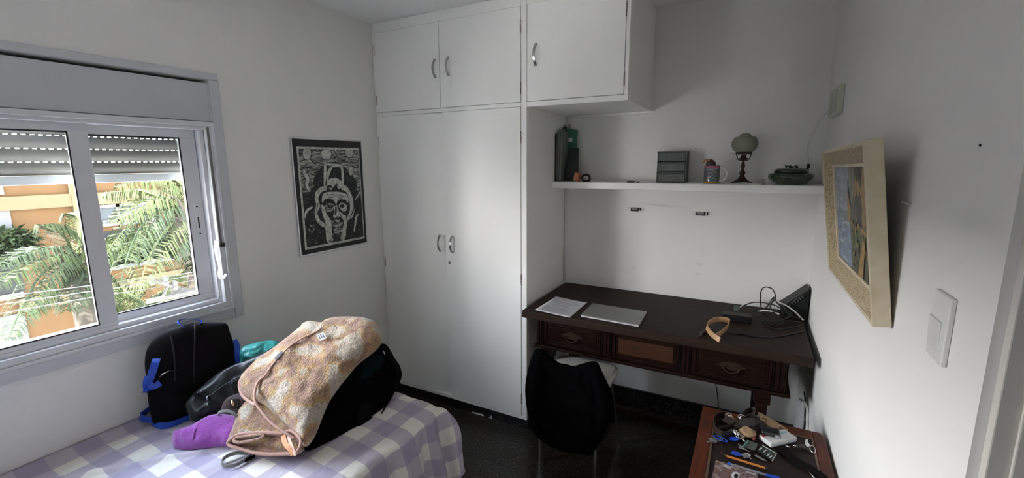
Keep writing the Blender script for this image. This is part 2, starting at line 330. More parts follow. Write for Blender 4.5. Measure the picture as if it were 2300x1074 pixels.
        for i in range(1, rings + 1):
            for j in range(K): vs.append(pt(svals[i], j, 1, tf))
        for j in range(K): fs.append((0, 1 + j, 1 + (j + 1) % K))
        for i in range(1, rings):
            for j in range(K):
                a, b = 1 + (i - 1) * K, 1 + i * K
                fs.append((a + j, b + j, b + (j + 1) % K, a + (j + 1) % K))
        edge = 1 + (rings - 1) * K; st = len(vs); rb = max(4, rings // 2)
        sb = [1 - (1 - i / rb) ** 1.5 for i in range(rb + 1)]
        vs.append(pt(0, 0, -1, tb))
        for i in range(1, rb):
            for j in range(K): vs.append(pt(sb[i], j, -1, tb))
        for j in range(K): fs.append((st, st + 1 + (j + 1) % K, st + 1 + j))
        for i in range(1, rb):
            a = st + 1 + (i - 1) * K; b = st + 1 + i * K if i < rb - 1 else edge
            for j in range(K): fs.append((a + j, a + (j + 1) % K, b + (j + 1) % K, b + j))
        s.ol = ol; s.c = c
        return s.add(vs, fs)
    def build(s, name, m, parent=None, bevel=0, smooth=None, seg=2, fix=True):
        me = D.meshes.new(name); o0 = V((0, 0, 0))
        pr = parent
        while pr is not None: o0 += pr.location; pr = pr.parent
        me.from_pydata([tuple(p - o0) for p in s.v], [], s.f)
        ms = m if isinstance(m, list) else [m]
        for mm in ms: me.materials.append(mm)
        if len(ms) > 1: me.polygons.foreach_set('material_index', s.m)
        if s.uv:
            uvl = me.uv_layers.new(name='UVMap')
            for pl in me.polygons:
                for li in pl.loop_indices: uvl.data[li].uv = s.uv[me.loops[li].vertex_index]
        me.update()
        if fix:
            import bmesh
            bm = bmesh.new(); bm.from_mesh(me); bmesh.ops.recalc_face_normals(bm, faces=bm.faces); bm.to_mesh(me); bm.free()
        if smooth is not None:
            me.shade_smooth() if smooth is True else me.set_sharp_from_angle(angle=math.radians(smooth))
            if smooth is not True:
                for pl in me.polygons: pl.use_smooth = True
        ob = D.objects.new(name, me); COL.objects.link(ob)
        if parent: ob.parent = parent
        if bevel:
            b = ob.modifiers.new('b', 'BEVEL'); b.width = bevel; b.segments = seg; b.limit_method = 'ANGLE'; b.angle_limit = math.radians(40)
        return ob

def tag(o, label=None, cat=None, group=None, kind=None):
    if label: o['label'] = label
    if cat: o['category'] = cat
    if group: o['group'] = group
    if kind: o['kind'] = kind
    return o
def thing(name, label, cat, loc, group=None, kind=None):
    o = D.objects.new(name, None); o.location = V(loc); o.empty_display_size = .05; COL.objects.link(o)
    return tag(o, label, cat, group, kind)
def copy_part(src, parent, delta, name=None):
    c = src.copy(); COL.objects.link(c); c.parent = parent; c.location = src.location + V(delta); return c

# ------------------------------------------------------------------ room constants
XW, XR, YB, YC, ZC = -2.165, .31, 2.778, 2.21, 2.45
NX = -1.087                      # niche side / closet right face
YF = -1.35                       # wall behind the camera
WY0, WY1, WZ0, WZ1 = -.46, 1.194, .916, 1.965    # window hole

def struct(name, mb, m, **k): return tag(mb.build(name, m, **k), kind='structure')
struct('floor', MB().box(XW - .2, 1.7, YF - .1, YB + .1, -.1, 0), M['granite'])
struct('ceiling', MB().box(XW - .2, 1.7, YF - .1, YB + .1, ZC, ZC + .1), M['ceiling'])
b = MB(); xo = XW - .16
b.box(xo, XW, YF - .1, WY0, 0, ZC).box(xo, XW, WY1, YB + .1, 0, ZC).box(xo, XW, WY0, WY1, 0, WZ0).box(xo, XW, WY0, WY1, WZ1, ZC)
struct('wall_left', b, M['wall'])
struct('wall_back', MB().box(XW, 1.7, YB, YB + .1, 0, ZC), M['wall_back'])
JY = .832
b = MB().box(XR, XR + .15, JY, YB, 0, ZC).box(XR, XR + .15, YF, -.06, 0, ZC).box(XR, XR + .15, -.06, JY, 2.12, ZC)
struct('wall_right', b, M['wall'])
struct('wall_front', MB().box(XW, 1.7, YF - .1, YF, 0, ZC), M['wall'])
struct('wall_hall', MB().box(1.5, 1.6, YF, YB, 0, ZC), M['wall'])
# door lining of the doorway beside the camera
b = MB().box(XR + .012, XR + .16, JY - .018, JY, 0, 2.12).box(XR + .035, XR + .05, JY - .024, JY - .018, 0, 2.12)
struct('trim_1', b, mat('door_lining_paint', (.58, .56, .52), rough=.5, bump=.1, bscale=60), bevel=.002)
# skirting
struct('baseboard_back', MB().box(NX, XR, YB - .016, YB, 0, .128), M['base_granite'], bevel=.002)
struct('baseboard_niche', MB().box(NX, NX + .014, YC + .02, YB - .016, 0, .10), M['base_granite'], bevel=.002)
struct('baseboard_right', MB().box(XR - .012, XR, JY, YB - .016, 0, .07), M['base_granite'], bevel=.002)
struct('baseboard_left', MB().box(XW, XW + .012, YF, 2.19, 0, .07), M['base_granite'], bevel=.002)
# thin moulding strips round the niche
b = MB().tube([(NX + .012, YB - .004, .80), (NX + .010, YB - .004, 1.434)], .006).tube([(NX + .012, YB - .004, 1.478), (NX + .010, YB - .004, 1.886)], .006)
struct('trim_2', b, M['wall'], smooth=True)

# ------------------------------------------------------------------ window
win = thing('window_1', 'white aluminium sliding window with a half lowered roller shutter', 'window', (XW, .37, WZ0), kind='structure')
fr = MB()   # plaster-coloured casing around frame and shutter box
cw = .045; cy0, cy1, cz0, cz1 = WY0 - cw, WY1 + .042, WZ0 - .045, 1.995
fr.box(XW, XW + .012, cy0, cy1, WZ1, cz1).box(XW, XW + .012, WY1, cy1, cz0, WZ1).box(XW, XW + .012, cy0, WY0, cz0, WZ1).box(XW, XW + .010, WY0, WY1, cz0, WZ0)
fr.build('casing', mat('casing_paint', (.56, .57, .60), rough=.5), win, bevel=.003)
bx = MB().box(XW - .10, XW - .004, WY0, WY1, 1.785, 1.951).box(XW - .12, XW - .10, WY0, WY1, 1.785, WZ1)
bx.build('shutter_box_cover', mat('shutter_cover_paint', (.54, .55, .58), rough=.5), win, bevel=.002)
f = MB(); TZ = 1.782; xi, xf = XW - .075, XW + .014
# outer frame profile: front lip, track body, sill
def rectframe(mb, x0, x1, y0, y1, z0, z1, w, wb=None, wt=None):
    wb = wb or w; wt = wt or w
    mb.box(x0, x1, y0, y1, z0, z0 + wb).box(x0, x1, y0, y1, z1 - wt, z1).box(x0, x1, y0, y0 + w, z0 + wb, z1 - wt).box(x0, x1, y1 - w, y1, z0 + wb, z1 - wt)
rectframe(f, XW - .002, xf, WY0, WY1, WZ0, TZ, .012, .012, .020)
rectframe(f, XW - .012, XW + .006, WY0 + .012, WY1 - .012, WZ0 + .012, TZ - .020, .022, .026, .014)
rectframe(f, xi - .05, XW - .014, WY0 + .012, WY1 - .034, WZ0 + .012, TZ - .012, .018, .044, .022)
f.build('window_frame', M['alu'], win, bevel=.0015)
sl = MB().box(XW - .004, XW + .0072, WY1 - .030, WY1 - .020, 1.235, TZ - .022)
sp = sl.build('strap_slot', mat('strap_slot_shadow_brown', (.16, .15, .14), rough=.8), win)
def sash(y0, y1, z0, z1, xc, wl, wr, wb, wt, name='sash'):
    g = MB(); x0, x1 = xc - .013, xc + .013
    g.box(x0, x1, y0, y1, z0, z0 + wb).box(x0, x1, y0, y1, z1 - wt, z1).box(x0, x1, y0, y0 + wl, z0 + wb, z1 - wt).box(x0, x1, y1 - wr, y1, z0 + wb, z1 - wt)
    o = g.build(name, M['alu'], win, bevel=.002)
    k = MB(); a, bb, c, d_ = y0 + wl, y1 - wr, z0 + wb, z1 - wt
    for xx in (x1 - .001,):
        k.box(xx - .004, xx + .001, a, bb, c, c + .005).box(xx - .004, xx + .001, a, bb, d_ - .005, d_).box(xx - .004, xx + .001, a, a + .004, c, d_).box(xx - .004, xx + .001, bb - .004, bb, c, d_)
    k.build('gasket', M['gasket'], o)
    MB().box(xc - .002, xc + .002, a, bb, c, d_).build('pane', glass_mat('window_glass', refl=.05), o)
    return o
xa, xb = XW - .03, XW - .062
sr = sash(.715, 1.140, .955, 1.752, xb, .04, .062, .048, .040)          # fixed leaf right
si = sash(.290, .760, .945, 1.756, xa, .055, .057, .042, .038)          # sliding leaf in front
sash(-.140, .289, .945, 1.756, xa + .0, .055, .055, .042, .038).name = 'sash'
sash(-.430, -.100, .955, 1.752, xb, .05, .05, .048, .040)
# latch on the right leaf
l = MB().box(xb + .013, xb + .017, 1.100, 1.122, 1.27, 1.42); lo = l.build('latch_plate', M['alu'], win, bevel=.002)
k = MB().box(xb + .0171, xb + .0178, 1.108, 1.114, 1.31, 1.36)
for z in (1.285, 1.408): k.tube([(xb + .0165, 1.111, z), (xb + .019, 1.111, z)], .0035, 8)
k.build('latch_slot', M['gasket'], lo)
# strap winder and curled pull strap
s1 = cr_spline([P(491, 540, 0, XW + .02), P(484, 545, 0, XW + .03), P(487, 575, 0, XW + .035), P(494, 600, 0, XW + .03), P(492, 618, 0, XW + .024), P(499, 628, 0, XW + .02), P(508, 615, 0, XW + .016)], 36)
MB().ribbon(s1, (1, .2, 0), .016, .0015).build('pull_strap', M['white_plastic'], win, smooth=40)
MB().box(XW + .006, XW + .018, WY1 - .036, WY1 - .014, 1.218, 1.235).build('strap_guide', M['blacksteel'], win, bevel=.001)
# roller shutter outside
sh = D.objects.new('roller_shutter', None); sh.location = (0, 0, 0); sh.parent = win; COL.objects.link(sh)
XS = XW - .115
zb = 1.528
rail = MB().box(XS - .012, XS + .010, WY0, WY1, zb, zb + .032).build('bottom_rail', mat('shutter_rail', (.42, .46, .47), rough=.4), sh, bevel=.002)
z = zb + .0335; hs = .0485
while z < 1.80:
    g = MB(); n = 6; pr = []
    for i in range(n + 1):
        a = i / n; pr.append((XS + .008 * math.sin(math.pi * a), z + hs * a - .0025 * a))
    vs = []; fs = []
    for (x, zz) in pr: vs += [(x, WY0, zz), (x, WY1, zz)]
    for (x, zz) in pr[::-1]: vs += [(x - .006, WY0, zz), (x - .006, WY1, zz)]
    K = 2 * (n + 1)
    for i in range(K): fs.append((2 * i, 2 * i + 1, 2 * ((i + 1) % K) + 1, 2 * ((i + 1) % K)))
    g.add(vs, fs)
    # connectors between slats leave a row of slots
    y = WY0 + .005
    while y < WY1:
        g.box(XS - .005, XS - .001, y, y + .010, z + hs - .0026, z + hs + .001); y += .022
    g.build('shutter_slat', M['pvc'], sh, smooth=50)
    z += hs
# guides and outer reveal
MB().box(XS - .03, XS + .03, WY1 - .012, WY1, WZ0, 1.80).box(XS - .03, XS + .03, WY0, WY0 + .012, WZ0, 1.80).build('shutter_guide', M['alu'], sh)
MB().box(XW - .20, XW - .10, WY0 - .02, WY1 + .02, WZ0 - .03, WZ0 + .005).build('window_sill', mat('outer_sill', (.4, .4, .4), rough=.6), win, bevel=.003)

# ------------------------------------------------------------------ closet
cl = thing('built_in_wardrobe', 'tall white painted built-in wardrobe in the corner beside the poster', 'wardrobe', (-1.63, YC, 0))
fx0, fx1 = XW + .001, NX
zt, zm0, zm1, zb0, zb1 = 2.392, 1.891, 1.913, .066, .088
dxl, dxr = -2.150, -1.120; seam = -1.647
c = MB()
c.box(fx0, dxl, YC, YC + .03, zb0, ZC - .001).box(dxr, fx1, YC, YC + .03, zb0, ZC - .001).box(dxl, dxr, YC, YC + .03, zt, ZC - .001).box(dxl, dxr, YC, YC + .03, zm0, zm1).box(dxl, dxr, YC, YC + .03, zb0, zb1)
c.box(fx1 - .02, fx1, YC + .03, YB - .001, 0.0005, ZC - .001)       # side panel towards the niche
c.build('carcass', M['closet'], cl, bevel=.0015)
MB().box(fx0, fx1 - .02, YC + .034, YC + .044, zb0, ZC - .002).build('gap_shade_sheet', M['gap_shade'], cl)  # added dark sheet, paints the shaded interior seen through the door gaps
MB().box(fx0, fx1, YC + .012, YC + .03, .0005, zb0).build('plinth', M['base_granite'], cl)
b = MB()
b.slab([P(1060, 925, 1, YC + .0115), P(1086, 931, 1, YC + .0115), P(1088, 941, 1, YC + .0115), P(1063, 934, 1, YC + .0115)], (0, -1, 0), .001)
b.slab([P(1104, 933, 1, YC + .0115), P(1108, 946, 1, YC + .0115), P(1094, 942, 1, YC + .0115)], (0, -1, 0), .001)
b.build('broken_plaster_patch', M['white_plastic'], cl)
g = .0022
def door(x0, x1, z0, z1, hinge, par, handle, gy=.0, tilt=0):
    d_ = MB()
    nx = 24; xs = [x0 + (x1 - x0) * i / nx for i in range(nx + 1)]; vs = []; fs = []
    for x in xs:
        a = (x - x0) / (x1 - x0); a = a if hinge == 'l' else 1 - a          # 0 at hinge, 1 at meeting edge
        bow = tilt * max(0, (a - .55) / .45) ** 2                            # bow shaped into the meeting edge to catch the window's reflection
        yf = YC - .004 + bow
        vs += [(x, yf, z0), (x, yf, z1), (x, YC + .028, z1), (x, YC + .028, z0)]
    for i in range(nx):
        for j in range(4): fs.append((4 * i + j, 4 * i + (j + 1) % 4, 4 * i + 4 + (j + 1) % 4, 4 * i + 4 + j))
    fs += [(0, 1, 2, 3), tuple(4 * nx + j for j in (3, 2, 1, 0))]
    d_.add(vs, fs)
    o = d_.build('door', M['closet'], par, smooth=30)
    hx, hz0, hz1 = handle
    h = MB(); n = 14; pts = []
    for i in range(n + 1):
        a = i / n; pts.append(V((hx, YC - .006 - .024 * math.sin(math.pi * a) ** .8, hz0 + (hz1 - hz0) * a)))
    h.ribbon(pts, (1, 0, 0), .011, .0045)
    for zz in (hz0, hz1): h.box(hx - .006, hx + .006, YC - .012, YC - .002, zz - .004, zz + .004)
    h.build('handle', M['steel'], o, smooth=40)
    xe = x0 - .001 if hinge == 'l' else x1 + .001
    H = z1 - z0
    for zz in ([z0 + .07, z1 - .10] if H < .8 else [z0 + .11, z0 + H * .47, z1 - .16]):
        MB().tube([(xe, YC - .003, zz - .03), (xe, YC - .003, zz + .032)], .0032, 8).build('hinge', M['hinge'], o, smooth=40)
    return o
hz = lambda u, v: P(u, v, 1, YC - .02)
h1a, h1b = hz(974, 172), hz(974, 133); h2a, h2b = hz(1004, 168), hz(1004, 128)
door(dxl + g, seam - g, zm1 + g, zt - g, 'l', cl, (h1a.x, h1a.z, h1b.z))
door(seam + g, dxr - g, zm1 + g, zt - g, 'r', cl, (h2a.x, h2a.z, h2b.z))
h3a, h3b = hz(986, 565), hz(986, 530); h4a, h4b = hz(1013, 568), hz(1013, 532)
door(dxl + g, seam - g, zb1 + g, zm0 - g, 'l', cl, (h3a.x, h3a.z, h3b.z), tilt=.030)
dr = door(seam + g, dxr - g, zb1 + g, zm0 - g, 'r', cl, (h4a.x, h4a.z, h4b.z), tilt=.006)
kp = P(1010, 590, 1, YC)
k = MB().tube([(kp.x, YC + .006, kp.z), (kp.x, YC - .0015, kp.z)], .009, 20).build('lock', M['chrome'], dr, smooth=40)
MB().box(kp.x - .0015, kp.x + .0015, YC - .003, YC - .0012, kp.z - .005, kp.z + .004).build('keyhole', M['black_plastic'], dr)
# overhead cabinet over the niche
oc = thing('overhead_cabinet', 'white single-door cabinet hanging from the ceiling above the desk niche', 'cabinet', (-.82, YC, 1.886))
ox1 = -.551; od0, od1 = NX + .004, -.570
c = MB().box(NX + .0005, ox1, YC, YC + .03, 1.886, 1.913).box(od1, ox1, YC, YC + .03, 1.913, ZC - .001).box(NX + .0005, od1, YC, YC + .03, 2.395, ZC - .001)
c.box(ox1 - .018, ox1, YC + .03, YB - .001, 1.886, ZC - .001).box(NX + .0005, ox1 - .018, YC + .03, YB - .001, 1.886, 1.902)
c.build('carcass', M['closet'], oc, bevel=.0015)
MB().box(NX + .0005, ox1 - .018, YC + .034, YC + .044, 1.902, ZC - .002).build('gap_shade_sheet', M['gap_shade'], oc)  # added dark sheet again, shade behind the cabinet door
MB().tube([(NX + .002, YB - .008, 1.880), (ox1 + .012, YB - .008, 1.880), (ox1 + .012, YB - .008, 1.89)], .008, 8).build('moulding', M['closet'], oc, smooth=True)
ha, hb = hz(1200, 145), hz(1200, 98)
door(od0 + g, od1 - g, 1.913 + g, 2.395 - g, 'r', oc, (ha.x, ha.z, hb.z))
# ------------------------------------------------------------------ wall shelf
sf = MB().box(NX + .0005, XR - .001, 2.564, YB - .001, 1.438, 1.478)
tag(sf.build('wall_shelf', M['closet'], bevel=.006, seg=3), 'long thick white shelf spanning the niche wall above the desk', 'shelf')
SZ = 1.478

# ------------------------------------------------------------------ desk
DZ = .79; dx0, dx1, dy0, dy1 = -1.070, .283, 2.113, 2.772
dk = thing('writing_desk', 'dark stained wooden desk with three front drawers in the niche', 'desk', (-.4, 2.45, 0))
MB().box(dx0, dx1, dy0, dy1, DZ - .042, DZ).build('desk_top', M['desk_top'], dk, bevel=.006, seg=3)
ax0, ax1, ay0, ay1 = -1.005, .205, 2.175, 2.70
az0 = .585
a = MB().box(ax0, ax1, ay0 + .012, ay1, az0, DZ - .042)
a.build('apron_box', M['dark_wood'], dk, bevel=.002)
MB().box(ax0 - .015, ax1 + .015, ay0 - .012, ay1 + .01, az0 - .018, az0).build('apron_moulding', M['dark_wood'], dk, bevel=.006, seg=3)
# turned-looking block columns between drawers
for xc in (-.985, -.60, -.215, .175):
    MB().box(xc - .022, xc + .022, ay0 - .004, ay0 + .012, az0, DZ - .044).box(xc - .014, xc - .003, ay0 - .009, ay0, az0 + .01, DZ - .055).box(xc + .003, xc + .014, ay0 - .009, ay0, az0 + .01, DZ - .055).build('column_block', M['dark_wood'], dk, bevel=.004, seg=3)
def drawer(x0, x1, pull, m_in):
    z0, z1 = az0 + .006, DZ - .05
    g_ = MB().box(x0, x1, ay0 - .006, ay0 + .012, z0, z1)
    # raised moulding ring
    for (i, dy) in ((.010, .012), (.022, .008)):
        xx0, xx1, zz0, zz1 = x0 + i, x1 - i, z0 + i, z1 - i; w = .008
        g_.box(xx0, xx1, ay0 - dy, ay0 - .004, zz0, zz0 + w).box(xx0, xx1, ay0 - dy, ay0 - .004, zz1 - w, zz1).box(xx0, xx0 + w, ay0 - dy, ay0 - .004, zz0, zz1).box(xx1 - w, xx1, ay0 - dy, ay0 - .004, zz0, zz1)
    o = g_.build('drawer', M['dark_wood'], dk, bevel=.003)
    MB().box(x0 + .034, x1 - .034, ay0 - .009, ay0 - .005, z0 + .034, z1 - .034).build('drawer_panel', m_in, o, bevel=.002)
    if pull:
        xc = (x0 + x1) / 2; zc = (z0 + z1) / 2 + .005
        h = MB(); 
        h.slab([(xc + .055 * math.cos(t) * (1 + .12 * math.cos(6 * t)), ay0 - .009, zc + .018 * math.sin(t) * (1 + .2 * math.cos(4 * t))) for t in [2 * math.pi * i / 32 for i in range(32)]], (0, -1, 0), .003)
        h.tube([(xc + .034 * math.cos(t), ay0 - .018 - .008 * math.sin(t), zc - .004 - .024 * math.sin(t)) for t in [math.pi * i / 12 for i in range(13)]], .0035, 8)
        h.build('drawer_pull', M['bronze'], o, smooth=40)
drawer(-.960, -.625, True, M['dark_wood']); drawer(-.575, -.240, False, M['orange_wood']); drawer(-.190, .150, True, M['dark_wood'])
for (lx, ly) in ((-.955, 2.23), (.115, 2.23), (-.955, 2.66), (.115, 2.66)):
    lg = MB(); w = .034
    for (z0, z1, ww) in ((.0, .05, .030), (.05, .12, .024), (.12, .42, .030), (.42, .50, .024), (.50, az0 - .018, w)):
        lg.box(lx - ww, lx + ww, ly - ww, ly + ww, z0 + .0005, z1)
    lg.build('leg', M['dark_wood'], dk, bevel=.004, seg=2)
MB().box(-.93, -.88, 2.24, 2.66, .13, .17).box(.09, .14, 2.24, 2.66, .13, .17).box(-.9, .1, 2.43, 2.47, .13, .17).build('stretcher', M['dark_wood'], dk, bevel=.004)

# ------------------------------------------------------------------ desk things
def at(u, v, z): return P(u, v, 2, z)
pz = DZ + .001
q = [at(1248, 667, pz), at(1319, 680, pz), at(1280, 714, pz), at(1201, 698, pz)]
pp = thing('printed_document', 'stapled white printed sheets lying flat at left end of the desk', 'paper', q[0].lerp(q[2], .5))
g_ = MB(); nx_, ny_ = 14, 18; vs = []; fs = []
for i in range(nx_ + 1):
    for j in range(ny_ + 1):
        a, b_ = i / nx_, j / ny_
        p = q[0].lerp(q[1], a).lerp(q[3].lerp(q[2], a), b_)
        p.z = pz + .0015 + .004 * (1 - a) * b_ ** 3 + .0015 * math.sin(a * 5 + 1) * (1 - b_); vs.append(p)
for i in range(nx_):
    for j in range(ny_): fs.append((i * (ny_ + 1) + j, (i + 1) * (ny_ + 1) + j, (i + 1) * (ny_ + 1) + j + 1, i * (ny_ + 1) + j + 1))
g_.add(vs, fs); o = g_.build('sheet', M['paper'], pp, smooth=True); sm = o.modifiers.new('s', 'SOLIDIFY'); sm.thickness = .0012; sm.offset = -1
t = MB(); rnd = random.Random(3)
def pl(a, b_):
    p = q[0].lerp(q[1], a).lerp(q[3].lerp(q[2], a), b_); p.z = pz + .0024 + .004 * (1 - a) * b_ ** 3 + .0015 * math.sin(a * 5 + 1) * (1 - b_); return p
for r in range(30):
    b0 = .07 + r * .029
    if r in (2, 5, 12, 17): continue
    a = .10 if r not in (0, 1) else .28; end = .90 if r not in (0, 1) else .72
    if rnd.random() < .25: end -= rnd.random() * .3
    while a < end:
        w = .02 + rnd.random() * .06; w = min(w, end - a); h = .012 if r in (0, 6) else .008
        t.poly([pl(a, b0), pl(a + w, b0), pl(a + w, b0 + h), pl(a, b0 + h)]); a += w + .012
t.build('printed_text', M['ink'], pp)

z0 = DZ
q = [at(1331, 681, z0 + .014), at(1453, 700, z0 + .014), at(1435, 730, z0 + .014), at(1304, 707, z0 + .014)]
for p in q: p.z = 0
lp = thing('laptop', 'closed silver laptop resting on the desk beside the printed sheets', 'laptop', (q[0] + q[2]) / 2 + V((0, 0, z0)))
cc = (q[0] + q[2]) / 2
MB().hexa([cc + (p - cc) * .985 + V((0, 0, z0 + .002)) for p in q], [p + V((0, 0, z0 + .009)) for p in q]).build('laptop_base', M['laptop_edge'], lp, bevel=.0025)
MB().hexa([p + V((0, 0, z0 + .0098)) for p in q], [p + V((0, 0, z0 + .0145)) for p in q]).build('laptop_lid', M['laptop'], lp, bevel=.002)
MB().hexa([cc + (p - cc) * .95 + V((0, 0, z0 + .0002)) for p in q], [cc + (p - cc) * .95 + V((0, 0, z0 + .003)) for p in q]).build('laptop_feet', M['black_plastic'], lp)

# tan looped leather band with dark cord
tb = thing('leather_loop_band', 'tan leather band curled into a pointed loop near the desk front edge', 'band', at(1610, 755, DZ))
pr = [(1617, 760, .002), (1600, 748, .010), (1588, 732, .020), (1592, 722, .030), (1608, 714, .036), (1625, 714, .036), (1637, 718, .030), (1634, 730, .020), (1622, 742, .012), (1606, 752, .006)]
pts = cr_spline([at(u, v + 4, DZ + .012 + h) for u, v, h in pr], 48)
for p in pts: p.z = max(p.z, DZ + .013)
MB().ribbon(pts, (.15, .2, 1), .024, .0035).build('band', M['tan'], tb, smooth=40)
for i, (u, v) in enumerate([(1597, 752), (1606, 760), (1592, 747)]):
    p = at(u, v, DZ + .008); MB().tube([p + V((-.008, 0, -.002)), p + V((.012, .004, .008))], .0035, 8).build('metal_clasp', M['chrome'], tb, smooth=True)
p = at(1573, 752, DZ + .009); p2 = at(1588, 741, DZ + .009)
MB().tube([p, p.lerp(p2, .5), p2], [.008, .0085, .006], 12).build('toggle', M['dark_leather'], tb, smooth=40)

# power adapter
a0, a1 = at(1622, 708, DZ + .018), at(1688, 716, DZ + .018); ad = (a1 - a0).normalized(); an = V((-ad.y, ad.x, 0))
pa = thing('power_adapter', 'black laptop charger brick lying on the desk behind the tan band', 'charger', (a0 + a1) / 2)
MB().obox((a0 + a1) / 2 + V((0, 0, -.001)), (ad, an, (0, 0, 1)), ((a1 - a0).length / 2, .030, .0165)).build('brick', M['black_plastic'], pa, bevel=.005, seg=3)
p = at(1655, 694, DZ + .02); tg = MB().obox(p + V((0, 0, .004)), ((1, .2, 0), (0, 0, 1), (.2, -1, 0)), (.014, .016, .004)); tg.build('wall_plug', mat('grey_green_plug', (.12, .14, .12), rough=.4), pa, bevel=.003)
def cable(name, px, r, m, label, cat, z=None, group=None, par=None, n=60):
    pts = []
    for q_ in px:
        u, v, h = q_; pts.append(at(u, v, DZ + r + h))
    o = MB().tube(cr_spline(pts, n), r, 8).build(name, m, par, smooth=True)
    if par is None: tag(o, label, cat, group)
    return o
def vcable(name, px, r, m, label, cat, ax, val, n=48, par=None):
    o = MB().tube(cr_spline([P(u, v, ax, val) for u, v in px], n), r, 8).build(name, m, par, smooth=True)
    if par is None: tag(o, label, cat)
    return o
# black cable loops: each loop stands on the desk near depth y 2.60
tc_ = thing('tangled_cable', 'tangle of thin black cable looping up in front of the corner box', 'cable', (.1, 2.6, DZ))
def loop(px, r=.003, ys=None, m='black_rubber', par=tc_, n=60, name='cable_loop'):
    k = len(px); pts = []
    for i, (u, v) in enumerate(px):
        y = ys[0] + (ys[1] - ys[0]) * i / (k - 1); p = P(u, v, 1, y)
        if p.z < DZ + r: p = at(u, v, DZ + r)
        pts.append(p)
    return MB().tube(cr_spline(pts, n), r, 8).build(name, M[m], par, smooth=True)
loop([(1711, 695), (1708, 680), (1708, 660), (1713, 648), (1722, 645), (1735, 650), (1742, 665), (1739, 675), (1722, 690), (1708, 703)], ys=(2.60, 2.57))
loop([(1715, 697), (1725, 685), (1738, 668), (1745, 680), (1757, 690), (1768, 700)], ys=(2.57, 2.60))
loop([(1738, 670), (1732, 685), (1728, 700), (1735, 715), (1750, 727)], ys=(2.55, 2.5))
loop([(1667, 688), (1690, 680), (1715, 680), (1740, 686), (1765, 700), (1780, 715)], ys=(2.66, 2.55))
loop([(1690, 702), (1720, 705), (1750, 712), (1780, 712), (1800, 716)], ys=(2.50, 2.55))
loop([(1712, 720), (1722, 732), (1742, 740), (1770, 738), (1800, 730), (1785, 722), (1740, 722), (1712, 722)], ys=(2.45, 2.45))
loop([(1700, 712), (1725, 708), (1745, 714), (1760, 722), (1740, 732), (1718, 722)], ys=(2.5, 2.5))
loop([(1704, 700), (1725, 712), (1745, 720), (1765, 716), (1778, 706), (1765, 698), (1742, 700), (1724, 706)], ys=(2.55, 2.5))
wc = loop([(1660, 692), (1672, 684), (1690, 676), (1712, 674), (1738, 676), (1765, 686), (1785, 700), (1797, 712), (1804, 719)], r=.0035, ys=(2.72, 2.55), m='white_cable', par=None, name='white_cable')
tag(wc, 'white cable arching over the black tangle towards the right wall', 'cable')
wc = loop([(1704, 700), (1715, 698), (1735, 700), (1750, 706)], r=.0035, ys=(2.56, 2.5), m='white_cable', par=None, name='white_cable')
tag(wc, 'short white cable end lying inside the black cable tangle', 'cable')
cable('black_flat_cable', [(1637, 748, 0), (1665, 751, 0), (1700, 757, 0), (1740, 757, 0), (1780, 750, 0), (1808, 743, 0)], .003, M['black_rubber'], 'black cord running flat along the desk surface before the right wall', 'cord')
# slanted black box in the corner
rb = thing('black_router_box', 'black vented electronic box tilted up in the back right corner of the desk', 'device', (.24, 2.68, DZ))
c0, c1 = P(1764, 690, 1, 2.69), P(1811, 640, 1, 2.69)
d1 = (c1 - c0).normalized(); wv = V((0, 1, 0)); dn = d1.cross(wv).normalized()
if dn.x < 0: dn = -dn
L_ = (c1 - c0).length
low = V((c0.x + .015, c0.y, DZ + .003))
bd = MB()
pA, pB = V((.185, 2.69, DZ + .001)), V((.300, 2.69, .958))
bd.hexa([(.178, 2.64, .835), (.300, 2.64, .955), (.300, 2.766, .955), (.178, 2.766, .835)][0:4], [(.186, 2.64, .822), (.300, 2.64, .925), (.300, 2.766, .925), (.186, 2.766, .822)])
bd.build('cover', M['black_plastic'], rb, bevel=.004)
MB().hexa([(.195, 2.645, DZ + .0005), (.303, 2.645, DZ + .0005), (.303, 2.764, DZ + .0005), (.195, 2.764, DZ + .0005)], [(.200, 2.645, .830), (.303, 2.645, .925), (.303, 2.764, .925), (.200, 2.764, .830)]).build('housing', mat('dark_housing', (.009, .010, .010), rough=.6, spec=.2), rb, bevel=.004)
v_ = MB()
for i in range(9):
    t_ = .08 + i * .085; p = V((.182, 2.638, .832)).lerp(V((.300, 2.638, .950)), t_)
    v_.obox(p + V((0, 0, -.012)), ((1, 0, 1), (0, 1, 0), (1, 0, -1)), (.0025, .002, .008))
v_.build('vent', mat('grey_vent', (.10, .10, .10), rough=.4), rb)

# ------------------------------------------------------------------ niche wall brackets
for (u0, u1, v0, v1, lab) in ((1411, 1447, 464, 475, 'small metal wall bracket under the shelf, nearer the wardrobe'), (1554, 1600, 472, 486, 'small metal wall bracket under the shelf, nearer the right wall')):
    a, b_ = P(u0, (v0 + v1) / 2, 1, YB), P(u1, (v0 + v1) / 2, 1, YB); xc, zc = (a.x + b_.x) / 2, (a.z + b_.z) / 2; w = (b_.x - a.x) / 2
    br = thing('wall_bracket', lab, 'bracket', (xc, YB, zc), 'metal brackets on the niche wall')
    MB().box(xc - w, xc + w, YB - .004, YB, zc - .008, zc + .008).build('plate', M['silver'], br, bevel=.001)
    MB().box(xc - w * .62, xc + w * .35, YB - .016, YB - .004, zc - .013, zc + .008).build('clip_body', M['black_plastic'], br, bevel=.001)
    MB().box(xc - w * .5, xc + w * .22, YB - .0185, YB - .0155, zc - .006, zc + .010).build('clip_face', M['grey_strap'], br, bevel=.001)
    MB().box(xc + w * .5, xc + w * .62, YB - .012, YB - .004, zc - .008, zc + .008).build('clip_tab', M['black_plastic'], br)

